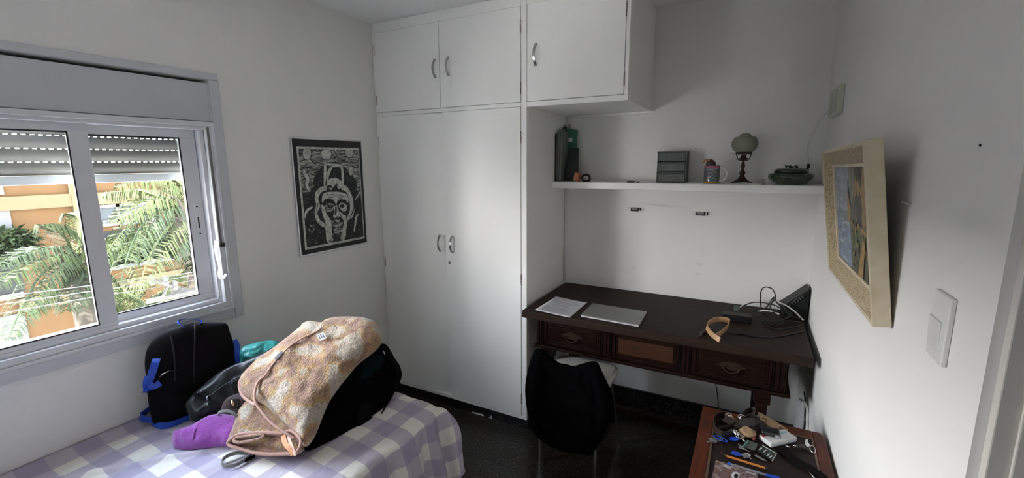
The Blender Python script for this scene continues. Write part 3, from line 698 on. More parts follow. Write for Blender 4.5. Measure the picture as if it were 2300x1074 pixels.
# ------------------------------------------------------------------ shelf things
def sp_(u, v, y): return P(u, v, 1, y)
# folders near wardrobe side
fd = thing('document_folder', 'grey translucent plastic folders upright on the shelf end against the wardrobe', 'folder', (-1.06, 2.66, SZ))
for i, x in enumerate((-1.079, -1.066, -1.053)):
    h_ = (.30, .315, .30)[i]
    MB().hexa([(x, 2.60 - i * .004, SZ + .001), (x + .009, 2.60, SZ + .001), (x + .009, 2.768, SZ + .001), (x, 2.768, SZ + .001)], [(x + .001, 2.61, SZ + h_), (x + .008, 2.61, SZ + h_), (x + .008, 2.768, SZ + h_ + .01), (x + .001, 2.768, SZ + h_ + .01)]).build('sleeve', M['clear'], fd, bevel=.003)
MB().box(-1.0835, -1.0810, 2.60, 2.767, SZ + .0005, SZ + .29).build('back_cover', M['black_plastic'], fd, bevel=.001)
gf = thing('green_folder', 'translucent green plastic folder with white sticker standing on the shelf', 'folder', (-1.0, 2.72, SZ))
ga, gb = sp_(1262, 408, 2.72), sp_(1296, 408, 2.72)
def gpt(u, v): return P(u, v, 1, 2.725)
MB().slab([gpt(1256, 352), gpt(1262, 286), gpt(1297, 292), gpt(1293, 400), gpt(1268, 405), gpt(1256, 405)], (0, 1, 0), .006).build('cover', M['green_clear'], gf, bevel=.0015)
MB().slab([P(1265, 307, 1, 2.724), P(1287, 310, 1, 2.724), P(1285, 319, 1, 2.724), P(1265, 319, 1, 2.724)], (0, -1, 0), .001).build('sticker', M['tag_white'], gf)
k = MB()
for (u, v) in ((1273, 293), (1283, 293)):
    p = P(u, v, 1, 2.724); MB().tube([p + V((0, -.004, 0)), p + V((0, .0, 0))], .004, 10).build('punch_hole', M['black_plastic'], gf)

p = P(1279, 284, 1, 2.728)
tag(MB().tube([p + V((.006 * math.cos(t), 0, .012 * math.sin(t))) for t in [2 * math.pi * i / 24 for i in range(24)]], .0017, 6, closed=True).build('key_ring', M['bronze'], smooth=True), 'small dark oval ring standing on the upper edge of the green folder', 'ring')
p = P(1270, 285, 1, 2.726)
bc = thing('binder_clip', 'small black binder clip gripping the upper edge of the green folder', 'clip', p)
MB().box(p.x - .007, p.x + .007, p.y - .004, p.y + .008, p.z - .012, p.z - .001).build('clip_body', M['black_plastic'], bc, bevel=.002)
MB().tube([p + V((-.003, 0, -.001)), p + V((-.005, -.002, .010)), p + V((0, -.003, .014)), p + V((.004, -.002, .008)), p + V((.003, 0, -.001))], .0016, 6).build('clip_arm', M['blacksteel'], bc, smooth=True)
mf = thing('magazine_file', 'smoked black plastic file holder with slanted opening before the green folder', 'file holder', (-.99, 2.66, SZ))
def mpt(u, v): return P(u, v, 1, 2.66)
zf = lambda p: V((p.x, p.y, max(p.z, SZ + .001)))
pts = [zf(mpt(1262, 412)), zf(mpt(1293, 412)), mpt(1294, 332), mpt(1280, 332), mpt(1265, 395)]
MB().slab(pts, (0, 1, 0), .003).build('front_panel', M['smoke'], mf, bevel=.001)
MB().slab([p + V((0, .045, 0)) for p in pts], (0, 1, 0), .003).build('back_panel', M['smoke'], mf, bevel=.001)
MB().box(pts[1].x - .003, pts[1].x, 2.663, 2.705, SZ + .001, pts[2].z).box(pts[0].x, pts[1].x, 2.663, 2.705, SZ + .001, SZ + .004).build('side_panel', M['smoke'], mf)
b = MB()
for i, (x, h) in enumerate(((-1.035, .13), (-1.022, .17), (-1.008, .10))):
    b.box(x, x + .004, 2.665, 2.702, SZ + .004, SZ + h)
b.build('papers', M['grey_clear'], mf)
ob = thing('orange_box', 'small orange cardboard box tilted against black tape roll on the shelf', 'box', P(1296, 408, 1, 2.60))
o_ = P(1297, 399, 1, 2.60); o_.z = SZ + .028
MB().obox(o_, ((1, 0, -.25), (0, 1, 0), (.25, 0, 1)), (.016, .018, .024)).build('box_body', M['orange_box'], ob, bevel=.001)
MB().obox(o_ + V((-.007, -.0185, 0)), ((1, 0, -.25), (0, 1, 0), (.25, 0, 1)), (.008, .0006, .020)).build('box_label', mat('pale_orange_label', (.55, .26, .16), rough=.6), ob)
tr_ = thing('tape_roll', 'black round tape dispenser lying on the shelf beside the orange box', 'tape', P(1315, 408, 1, 2.60))
c_ = P(1316, 400, 1, 2.60); c_.z = SZ + .022; n = 28; pts = [c_ + V((.024 * math.cos(t), 0, .020 * math.sin(t))) for t in [2 * math.pi * i / n for i in range(n)]]
MB().tube(pts, .0065, 8, closed=True).build('ring_body', M['black_plastic'], tr_, smooth=True)
MB().box(c_.x - .012, c_.x + .002, c_.y - .008, c_.y, c_.z - .008, c_.z + .004).build('label', M['grey_strap'], tr_)
p = P(1417, 409, 1, 2.58)
tag(MB().box(p.x - .020, p.x + .018, 2.572, 2.60, SZ + .0005, SZ + .010).build('flat_adapter', M['black_plastic'], bevel=.0015), 'flat black adapter lying at the shelf edge between tape and drawer unit', 'adapter')
p = P(1432, 409, 1, 2.58)
tag(MB().tube([(p.x - .008, 2.582, SZ + .004), (p.x + .010, 2.580, SZ + .004)], .0038, 10).build('small_cap', M['black_plastic'], smooth=40), 'tiny black cap lying on the shelf right of the flat adapter', 'cap')
p = P(1375, 410, 1, 2.59)
tag(MB().box(p.x - .03, p.x + .03, 2.575, 2.60, SZ + .0003, SZ + .0030).build('paper_slip', mat('beige_slip', (.35, .33, .28), rough=.7)), 'small beige paper slip lying flat on the shelf left of the flat adapter', 'paper')
# drawer unit
du = thing('mini_drawer_unit', 'grey translucent three-drawer desktop organiser standing on the shelf', 'organiser', (-.4, 2.69, SZ))
x0, x1 = -.478, -.330; y0_, y1_ = 2.655, 2.765; H = .172
b = MB().box(x0 - .004, x0, y0_ + .002, y1_, SZ + .0008, SZ + H).box(x1, x1 + .004, y0_ + .002, y1_, SZ + .0008, SZ + H).box(x0 - .005, x1 + .005, y0_ - .003, y1_, SZ + H - .006, SZ + H).box(x0, x1, y1_ - .003, y1_, SZ, SZ + H)
for k_ in (1, 2): b.box(x0 - .006, x1 + .006, y0_ - .001, y1_, SZ + H / 3 * k_ - .004, SZ + H / 3 * k_)
b.box(x0 - .006, x1 + .006, y0_ - .003, y1_, SZ + .0008, SZ + .005)
b.build('housing', M['grey_clear'], du, bevel=.001)
for k_ in range(3):
    z0, z1 = SZ + .006 + k_ * H / 3, SZ + H / 3 * (k_ + 1) - .006
    d_ = MB().box(x0 + .002, x1 - .002, y0_, y1_ - .006, z0, z1).build('drawer', M['grey_clear'], du, bevel=.0015)
    zc, xc = (z0 + z1) / 2, (x0 + x1) / 2 - .004
    r = MB().box(xc - .021, xc + .021, y0_ - .004, y0_, zc + .010, zc + .0125).box(xc - .021, xc + .021, y0_ - .004, y0_, zc - .0125, zc - .010).box(xc - .021, xc - .0185, y0_ - .004, y0_, zc - .0125, zc + .0125).box(xc + .0185, xc + .021, y0_ - .004, y0_, zc - .0125, zc + .0125)
    r.build('label_frame', mat('label_frame_grey', (.22, .23, .22), rough=.3), d_)
# mug with bird
mc = V((-.193, 2.645, SZ)); R_ = .040
mg = thing('printed_mug', 'mug with busy multicoloured print and white handle on the shelf', 'mug', mc)
def cup(z0, z1, ro, ri): return [(ro, z0), (ro, z1)]
MB().lathe([(R_ - .003, .0005), (R_, .004), (R_, .092), (R_ - .001, .096), (R_ - .0035, .096), (R_ - .0035, .006), (.001, .006)], mc, 40).build('mug_body', M['mug_print'], mg, smooth=40)
MB().lathe([(R_ + .0003, .084), (R_ + .0004, .0925)], mc, 40).build('rim_band', M['mug_pink'], mg, smooth=True)
MB().lathe([(R_ + .0003, .004), (R_ + .0004, .012)], mc, 40).build('foot_band', M['mug_yellow'], mg, smooth=True)
MB().tube(cr_spline([mc + V((R_ - .004, -.005, .083)), mc + V((R_ + .014, -.008, .084)), mc + V((R_ + .031, -.01, .066)), mc + V((R_ + .033, -.01, .042)), mc + V((R_ + .020, -.008, .020)), mc + V((R_ - .004, -.005, .015))], 24), .0048, 10).build('mug_handle', M['ceramic'], mg, smooth=True)
bp_ = mc + V((-.012, .0, .098))
bf = thing('toucan_figurine', 'small dark bird figurine with tan beak perched inside the printed mug', 'figurine', bp_)
s = MB(); pr = [(.0005, -.088), (.010, -.085), (.017, -.05), (.018, -.01), (.021, .0), (.022, .008), (.018, .018), (.011, .026), (.0005, .031)]
s.lathe(pr, bp_ + V((.004, 0, 0)), 20, 1.15, .8); s.build('bird_body', M['toucan_black'], bf, smooth=True)
MB().tube(cr_spline([bp_ + V((-.002, 0, .022)), bp_ + V((-.015, -.002, .026)), bp_ + V((-.028, -.004, .020)), bp_ + V((-.036, -.005, .012))], 12), [.009] * 3 + [.008] * 4 + [.006] * 4 + [.002] * 2, 10).build('beak', M['toucan_beak'], bf, smooth=True)
# lamp
lc = V((-.048, 2.675, SZ))
lm = thing('oil_style_lamp', 'small bronze table lamp with ribbed frosted globe shade on the shelf', 'lamp', lc)
pr = [(.050, .004), (.052, .007), (.040, .012), (.026, .020), (.016, .032), (.010, .042), (.0125, .050), (.015, .057), (.0105, .066), (.0065, .072), (.0085, .082), (.0105, .092), (.008, .104), (.006, .112), (.0062, .124)]
MB().lathe(pr, lc, 32).build('lamp_base', M['bronze'], lm, smooth=60)
MB().lathe([(.012, .124), (.020, .128), (.022, .132), (.013, .136), (.012, .150), (.014, .152)], lc, 28).build('lamp_burner', M['bronze'], lm, smooth=60)
MB().lathe([(.034, .154), (.039, .153), (.039, .164), (.034, .165)], lc, 32).build('gallery_ring', M['bronze'], lm, smooth=60)
for (sx, ex) in ((-1, .0), (1, .0)):
    MB().tube(cr_spline([lc + V((sx * .006, -.002, .122)), lc + V((sx * .024, -.004, .125)), lc + V((sx * .031, -.006, .140)), lc + V((sx * .035, -.006, .156))], 14), .0024, 8).build('gallery_arm', M['bronze'], lm, smooth=True)
MB().tube([lc + V((-.034, -.008, .158)), lc + V((-.058, -.012, .160))], .0018, 8).build('wick_knob', M['bronze'], lm, smooth=True)
pr = [(.034, .162), (.045, .168), (.056, .182), (.062, .200), (.062, .214), (.055, .232), (.046, .242), (.030, .243), (.026, .252), (.018, .259), (.006, .262)]
sg = MB().lathe(pr, lc, 72, lobes=24, lamp=.012); sg.build('globe_shade', M['shade'], lm, smooth=60)
wcp = [(1640, 410), (1652, 407), (1672, 404), (1690, 405), (1706, 408)]
pts = [P(u, v, 1, 2.60) for u, v in wcp]
pts = [V((p.x, 2.60 + .02 * math.sin(i), SZ + .0035 + (.003 if i == 2 else 0))) for i, p in enumerate(pts)]
lcb = thing('lamp_cord', 'coiled white flex with a two-pin plug on the shelf below the globe lamp', 'cord', (-.03, 2.6, SZ))
MB().tube(cr_spline(pts, 30), .003, 8).build('flex', M['white_cable'], lcb, smooth=True)
pts2 = [V((p.x + .01, p.y - .012, SZ + .003)) for p in pts]
MB().tube(cr_spline(pts2, 30), .003, 8).build('flex', M['white_cable'], lcb, smooth=True)
p = P(1712, 404, 1, 2.60); p.z = SZ + .008
MB().obox(p, ((1, 0, 0), (0, 1, 0), (0, 0, 1)), (.015, .008, .007)).build('plug', mat('grey_plug', (.25, .25, .23), rough=.4), lcb, bevel=.002)
for dx in (.004, .013): MB().tube([p + V((dx, 0, .006)), p + V((dx, 0, .021))], .0018, 8).build('plug_pin', M['blacksteel'], lcb, smooth=True)
# green ceramic pot
gc = V((.170, 2.665, SZ))
gp = thing('green_ceramic_dish', 'dark green glazed lidded ceramic dish on the right end of the shelf', 'dish', gc)
pr = [(.055, .0008), (.062, .004), (.072, .012), (.088, .024), (.0945, .036), (.094, .048), (.086, .056), (.074, .058), (.060, .056)]
MB().lathe(pr, gc, 72, 1.03, .93, lobes=12, lamp=.022).build('bowl', M['green_glaze'], gp, smooth=60)
pr = [(.070, .057), (.074, .062), (.071, .072), (.062, .079), (.04, .083), (.002, .084)]
MB().lathe(pr, gc, 60, 1.03, .93, lobes=9, lamp=.02).build('lid', M['green_glaze'], gp, smooth=60)
MB().tube(cr_spline([gc + V((-.028, -.005, .088)), gc + V((-.016, -.004, .092)), gc + V((.002, .004, .087)), gc + V((.018, .0, .091)), gc + V((.028, .002, .086))], 20), [.006 + .0025 * math.sin(i * .9) for i in range(21)], 10).build('lid_handle', M['green_glaze'], gp, smooth=True)
# wall socket and cord
so = thing('wall_socket_box', 'aged translucent surface-mounted socket box high on the right wall', 'socket', (XR, 2.44, 1.85))
cz_ = 1.848
MB().box(XR - .022, XR, 2.33, 2.57, cz_ - .060, cz_ + .060).build('socket_body', M['cream_plastic'], so, bevel=.004)
MB().box(XR - .024, XR - .021, 2.36, 2.43, cz_ - .045, cz_ + .045).box(XR - .024, XR - .021, 2.47, 2.54, cz_ - .045, cz_ + .045).build('socket_face', mat('darker_aged_plastic', (.40, .42, .33), rough=.35), so, bevel=.001)
cpts = [V((XR - .022, 2.56, P(1879, 235, 0, XR - .022).z)), P(1862, 247, 1, 2.62), P(1840, 275, 1, 2.66), P(1822, 310, 1, 2.68), P(1815, 330, 1, 2.69), P(1815, 352, 1, 2.70), P(1816, 368, 1, 2.70)]
wcd = thing('hanging_white_cable', 'grey-white cord hanging from the wall socket to behind the green dish', 'cord', cpts[-1])
MB().tube(cr_spline(cpts, 48), .0032, 8).build('flex', M['white_cable'], wcd, smooth=True)
pe = cpts[-1]
MB().tube([pe, pe + V((0, 0, -.022))], [.006, .008], 12).tube([pe + V((0, 0, -.022)), V((pe.x, pe.y, SZ + .002))], .004, 8).build('connector', M['black_plastic'], wcd, smooth=40)
MB().tube(cr_spline([P(1872, 268, 0, XR - .003), P(1872, 300, 0, XR - .003), P(1871, 345, 0, XR - .003)], 8), .0015, 6)

# ------------------------------------------------------------------ light switch
sw = thing('light_switch', 'white rectangular light switch plate on the right wall near the doorway', 'switch', (XR, 1.0, 1.31))
sy0, sy1, sz0, sz1 = .955, 1.030, 1.256, 1.374
MB().box(XR - .009, XR, sy0, sy1, sz0, sz1).build('switch_plate', M['white_plastic'], sw, bevel=.003, seg=3)
MB().hexa([(XR - .0095, sy0 + .018, 1.272), (XR - .0095, sy1 - .004, 1.272), (XR - .008, sy1 - .004, 1.272), (XR - .008, sy0 + .018, 1.272)], [(XR - .0125, sy0 + .018, 1.328), (XR - .0125, sy1 - .004, 1.328), (XR - .008, sy1 - .004, 1.328), (XR - .008, sy0 + .018, 1.328)]).build('rocker', M['white_plastic'], sw, bevel=.001)
tag(MB().tube([(XR, P(2203, 326, 0, XR).y, P(2203, 326, 0, XR).z), (XR - .002, P(2203, 326, 0, XR).y, P(2203, 326, 0, XR).z)], .0022, 8).build('wall_nail', M['blacksteel']), 'tiny dark nail head in the bare upper right wall', 'nail')
tag(MB().tube([(XR, 1.27, 1.505), (XR - .018, 1.27, 1.508)], .0022, 8).build('picture_nail', M['steel']), 'small steel nail in the shadow right behind the cream-framed painting', 'nail')

# ------------------------------------------------------------------ poster on left wall
XP = XW + .012
py0, py1, pz0, pz1 = P(652, 308, 0, XP).y, P(818, 430, 0, XP).y + .004, P(678, 577, 0, XP).z, P(652, 308, 0, XP).z
po = thing('framed_poster', 'silver-framed black and white print of a face on the window wall', 'poster', (XW, (py0 + py1) / 2, pz0))
w = .007
MB().box(XW + .001, XP, py0, py0 + w, pz0, pz1).box(XW + .001, XP, py1 - w, py1, pz0, pz1).box(XW + .001, XP, py0 + w, py1 - w, pz0, pz0 + w).box(XW + .001, XP, py0 + w, py1 - w, pz1 - w, pz1).build('frame', M['silver'], po, bevel=.001)
MB().box(XW + .001, XW + .006, py0 + w, py1 - w, pz0 + w, pz1 - w).build('mount', M['poster_black'], po)
def C(cx, cy, d=0): return P(660 + cx / 4.131, 320 + cy / 4.131, 0, XW + .0062 + d)
art = MB()
iy0, iy1, iz0, iz1 = C(60, 900).y, C(655, 880).y, C(110, 1000).z, C(20, 36).z
iy0 = (C(18, 36).y + C(110, 1000).y) / 2; iz1 = (C(18, 36).z + C(605, 55).z) / 2; iz0 = (C(110, 1000).z + C(655, 890).z) / 2; iy1 = (C(605, 55).y + C(655, 890).y) / 2
art.mi = 1; art.box(XW + .006, XW + .0064, iy0, iy1, iz0, iz1)
art.mi = 0; art.box(XW + .006, XW + .0067, iy0 + .012, iy1 - .008, iz0 + .013, iz1 - .012)
lv = [0]
def shp(pts, m, smooth=True, d=None):
    lv[0] += 1; art.mi = m; dd = .0006 + .00003 * lv[0]
    p = [C(x, y, 0) for x, y in pts]
    if smooth: p = cr_spline(p, len(p) * 5, True)
    p = [V((XW + .0062 + dd, min(max(a.y, iy0 + .013), iy1 - .009), min(max(a.z, iz0 + .014), iz1 - .013))) for a in p]
    art.poly(p)
def stroke(pts, wd, m):
    lv[0] += 1; art.mi = m; dd = .0006 + .00003 * lv[0]
    p = cr_spline([C(x, y, 0) for x, y in pts], len(pts) * 6); k = len(p); L_, R2 = [], []
    for i, a in enumerate(p):
        tg = (p[min(i + 1, k - 1)] - p[max(i - 1, 0)]).normalized(); nn = V((0, -tg.z, tg.y)); ww = wd * .0006 * (.55 + .45 * math.sin(math.pi * (i + .5) / k)) * (1 + .25 * noise.noise(a * 90))
        L_.append(a + nn * ww); R2.append(a - nn * ww)
    for a in L_ + R2: a.x = XW + .0062 + dd; a.y = min(max(a.y, iy0 + .013), iy1 - .009); a.z = min(max(a.z, iz0 + .014), iz1 - .013)
    for i in range(k - 1): art.add([L_[i], L_[i + 1], R2[i + 1], R2[i]], [(0, 1, 2, 3)])
K_, W_, G_ = 0, 1, 2
shp([(45, 60), (600, 70), (610, 440), (480, 330), (440, 200), (280, 200), (210, 380), (90, 470), (60, 300)], G_)
shp([(200, 300), (290, 210), (440, 215), (560, 330), (560, 470), (250, 480), (180, 400)], K_)
for cx, cy, rx, ry in ((120, 105, 38, 55), (300, 110, 48, 50), (515, 95, 42, 42), (528, 262, 22, 45)):
    shp([(cx + rx * 1.12 * math.cos(t), cy + ry * 1.12 * math.sin(t)) for t in [2 * math.pi * i / 8 for i in range(8)]], K_)
    shp([(cx + rx * math.cos(t), cy + ry * math.sin(t)) for t in [2 * math.pi * i / 8 for i in range(8)]], W_)
stroke([(150, 150), (180, 190), (200, 205)], 5, K_); stroke([(360, 70), (395, 120), (370, 160), (410, 200)], 6, K_)
for pts_, wd in (([(95, 250), (100, 290), (130, 340), (118, 395), (148, 455)], 19), ([(172, 600), (130, 625), (108, 660), (102, 705)], 12), ([(600, 665), (580, 690), (568, 760), (558, 825)], 13), ([(618, 450), (595, 490), (570, 530)], 10)):
    stroke(pts_, wd + 7, K_); stroke(pts_, wd, W_)
# cloak / halo
shp([(300, 400), (215, 440), (192, 510), (205, 580), (190, 640), (205, 720), (245, 770), (290, 800), (300, 900), (335, 935), (465, 905), (485, 800), (500, 725), (545, 690), (562, 600), (540, 500), (500, 420), (450, 395)], W_)
shp([(268, 455), (225, 520), (245, 590), (222, 640), (240, 710), (300, 780), (320, 900), (350, 925), (460, 900), (475, 790), (490, 700), (520, 620), (505, 510), (470, 450), (380, 440)], K_)
stroke([(222, 560), (215, 640), (250, 730)], 5, K_); stroke([(548, 530), (556, 610), (520, 700)], 7, K_); stroke([(530, 500), (538, 600), (505, 700)], 5, W_)
# basket handle and hat
stroke([(285, 205), (290, 260), (282, 400)], 17, W_); stroke([(280, 205), (350, 205), (440, 212)], 12, W_); stroke([(438, 212), (450, 280), (455, 400)], 17, W_)
stroke([(350, 225), (322, 280), (308, 360)], 15, W_); stroke([(350, 225), (400, 220), (435, 222)], 9, W_)
shp([(305, 370), (330, 340), (380, 330), (430, 350), (445, 385), (430, 450), (310, 450)], W_)
shp([(308, 405), (345, 400), (365, 420), (390, 385), (420, 405), (435, 425), (430, 452), (315, 455)], K_); shp([(400, 400), (425, 400), (428, 430), (405, 425)], W_); shp([(330, 420), (350, 415), (352, 440), (332, 440)], G_)
# forehead, face planes
shp([(262, 500), (290, 465), (380, 458), (470, 470), (502, 510), (500, 560), (470, 530), (410, 540), (390, 570), (360, 530), (300, 530), (262, 560)], W_)
stroke([(300, 495), (350, 485), (420, 492), (470, 500)], 3, K_); stroke([(320, 515), (390, 505), (450, 520)], 3, K_); stroke([(275, 545), (310, 530), (360, 545), (375, 565)], 9, K_); stroke([(400, 565), (430, 535), (475, 545)], 9, K_)
shp([(255, 580), (285, 600), (300, 660), (340, 720), (350, 790), (345, 900), (320, 900), (300, 780), (275, 700), (258, 640)], W_)
shp([(295, 575), (345, 565), (378, 590), (365, 630), (310, 640), (290, 610)], G_); shp([(318, 585), (350, 580), (362, 600), (345, 612), (322, 608)], K_); shp([(330, 590), (340, 587), (340, 597)], W_)
stroke([(300, 640), (340, 632), (370, 600)], 6, W_); stroke([(310, 660), (350, 645), (372, 620)], 6, K_)
shp([(415, 580), (445, 560), (485, 580), (490, 620), (465, 650), (430, 630)], W_); shp([(425, 585), (450, 572), (470, 590), (455, 605), (430, 602)], K_); stroke([(420, 610), (445, 640), (480, 640)], 5, K_)
shp([(375, 600), (395, 580), (410, 620), (425, 670), (430, 690), (405, 700), (365, 695), (370, 660)], W_); shp([(382, 600), (395, 595), (392, 660), (378, 670)], K_)
stroke([(362, 690), (380, 705), (405, 690), (425, 700)], 5, K_)
shp([(345, 735), (385, 718), (420, 722), (455, 745), (430, 775), (380, 780)], G_); stroke([(350, 752), (395, 745), (450, 748)], 5, K_); stroke([(365, 770), (400, 775), (440, 765)], 7, W_)
shp([(425, 640), (455, 670), (480, 680), (482, 740), (478, 830), (465, 900), (445, 880), (450, 800), (462, 740), (440, 690)], W_)
shp([(372, 800), (410, 790), (450, 800), (440, 830), (400, 850), (368, 830)], G_); shp([(355, 850), (368, 860), (360, 920), (340, 925)], G_); shp([(425, 860), (445, 850), (455, 900), (440, 905)], G_)
stroke([(145, 770), (185, 790), (165, 835), (130, 800)], 7, G_)
art.build('print', [M['print_black'], M['poster_white'], M['print_grey']], po, fix=False)

# ------------------------------------------------------------------ painting on the right wall (leans out at its upper edge)
yn, yf_ = 1.262, 1.955
zbn, ztn = 1.222, 1.652
Xb, Xt = XR - .003, XR - .064            # back plane of frame at the lower and upper edge
up = V((Xt - Xb, 0, ztn - zbn)).normalized(); fy = V((0, 1, -.018)).normalized(); out = up.cross(fy).normalized()
if out.x > 0: out = -out
O = V((Xb, yn, zbn)); Wd = yf_ - yn; Hh = (ztn - zbn) * 1.0
def Q(a, b_, d): return O + fy * a + up * b_ + out * d        # a along width from near side, b up, d outwards
pf = thing('framed_painting', 'landscape painting of riverside tower in a deep cream frame, right wall', 'painting', O + fy * Wd / 2)
def qbox(mb, a0, a1, b0, b1, d0, d1): 
    mb.hexa([Q(a0, b0, d0), Q(a1, b0, d0), Q(a1, b1, d0), Q(a0, b1, d0)], [Q(a0, b0, d1), Q(a1, b0, d1), Q(a1, b1, d1), Q(a0, b1, d1)])
fw = .018; T = .036
b = MB()
def mitre(mb, a0, b0, a1, b1, w, d0, d1, dd0, dd1):
    """mitred picture-frame ring: outer rect, width w, inner depth may differ (dd)"""
    outer = [(a0, b0), (a1, b0), (a1, b1), (a0, b1)]; inner = [(a0 + w, b0 + w), (a1 - w, b0 + w), (a1 - w, b1 - w), (a0 + w, b1 - w)]
    vs = [Q(a, b_, d0) for a, b_ in outer] + [Q(a, b_, d1) for a, b_ in outer] + [Q(a, b_, dd1) for a, b_ in inner] + [Q(a, b_, dd0) for a, b_ in inner]
    fs = []
    for i in range(4):
        j = (i + 1) % 4
        for k in range(3): fs.append((4 * k + i, 4 * k + j, 4 * k + 4 + j, 4 * k + 4 + i))
        fs.append((12 + i, 12 + j, j, i))
    mb.add(vs, fs)
mitre(b, 0, 0, Wd, Hh, .012, 0, T, 0, T); b.build('outer_moulding', M['frame_cream'], pf, bevel=.002)
b = MB(); mitre(b, .012, .012, Wd - .012, Hh - .012, .040, .002, T - .003, .002, .012); b.build('linen_slip', M['frame_linen'], pf)
b = MB(); mitre(b, .052, .052, Wd - .052, Hh - .052, .009, .002, .014, .002, .012); b.build('inner_moulding', M['frame_cream'], pf, bevel=.001)
a0_, a1_, b0_, b1_ = .061, Wd - .061, .061, Hh - .061
cv = MB(); cv.mi = 0; qbox(cv, a0_, a1_, b0_, b1_, .001, .007); lvl = [0]
def cpoly(pts, m):
    # coordinates: s 0..1 from the far (left seen) edge to the near edge, t 0..1 from the lower edge
    lvl[0] += 1; cv.mi = m; d = .007 + .00002 * lvl[0]
    cv.poly([Q(a1_ - (a1_ - a0_) * s, b0_ + (b1_ - b0_) * t, d) for s, t in pts])
rr = random.Random(11)
cpoly([(0, .52), (.42, .50), (.42, 1), (0, 1)], 1)
for i in range(26):
    s_, t_ = rr.random() * .36, .55 + rr.random() * .42; w_, h_ = .04 + rr.random() * .08, .01 + rr.random() * .03
    cpoly([(s_, t_), (s_ + w_, t_ + .02), (s_ + w_ * .9, t_ + h_ + .02), (s_ - .01, t_ + h_)], rr.choice([1, 2, 2, 8]))
cpoly([(0, .50), (.1, .57), (.2, .545), (.33, .56), (.42, .52), (.42, .44), (0, .46)], 3)
cpoly([(0, .0), (.45, .0), (.42, .46), (0, .47)], 4)
for i in range(40):
    s_, t_ = rr.random() * .38, rr.random() * .44; w_ = .05 + rr.random() * .09
    cpoly([(s_, t_), (s_ + w_, t_ + .015), (s_ + w_, t_ + .03), (s_, t_ + .018)], rr.choice([4, 2, 3, 9, 9]))
cpoly([(.42, .0), (1, .0), (1, 1), (.60, 1), (.57, .75), (.42, .60)], 5)
cpoly([(.55, .78), (.66, 1), (1, 1), (1, .35), (.60, .42)], 6)
cpoly([(.44, .50), (.70, .54), (.70, .66), (.56, .72), (.44, .62)], 10); cpoly([(.56, .62), (.74, .60), (.72, .72), (.58, .74)], 7)
for x in (.60, .66, .80): cpoly([(x, .48), (x + .06, .48), (x + .06, .72), (x + .03, .80), (x, .70)], 7)
cpoly([(.62, .84), (.66, 1), (.78, 1), (.72, .8), (.66, .9)], 7)
cpoly([(.36, .46), (.44, .46), (.44, .66), (.425, .70), (.40, .86), (.375, .70), (.36, .64)], 6); cpoly([(.385, .70), (.40, .90), (.415, .70)], 7)
cpoly([(.40, .0), (.62, .0), (.70, .20), (.66, .46), (.46, .46), (.42, .3)], 5)
for i in range(90):
    s_, t_ = .42 + rr.random() * .5, rr.random() * .46; w_, h_ = .02 + rr.random() * .05, .02 + rr.random() * .05
    cpoly([(s_, t_), (s_ + w_, t_ + .01), (s_ + w_ * .8, t_ + h_), (s_ + .004, t_ + h_ * .7)], rr.choice([5, 5, 11, 11, 6, 7, 10]))
cpoly([(.80, 0), (1, 0), (1, .38), (.88, .36), (.82, .2)], 7); cpoly([(.58, 0), (.70, 0), (.78, .34), (.74, .38), (.66, .2)], 6)
def pm(n_, c_): return mat('oil_' + n_, c_, rough=.45, var=.35, vscale=45, bump=.6, bscale=90)
cv.build('canvas', [pm('ground', (.2, .2, .15)), pm('sky', (.30, .34, .40)), pm('cloud', (.44, .46, .48)), pm('hills', (.16, .19, .22)), pm('water', (.20, .26, .36)), pm('foliage', (.055, .065, .015)), pm('ochre', (.34, .20, .045)), pm('dark_umber', (.022, .016, .010)), pm('pale_cloud', (.38, .38, .37)), pm('water_light', (.30, .36, .44)), pm('roof', (.10, .085, .06)), pm('light_green', (.13, .13, .035))], pf, fix=False)

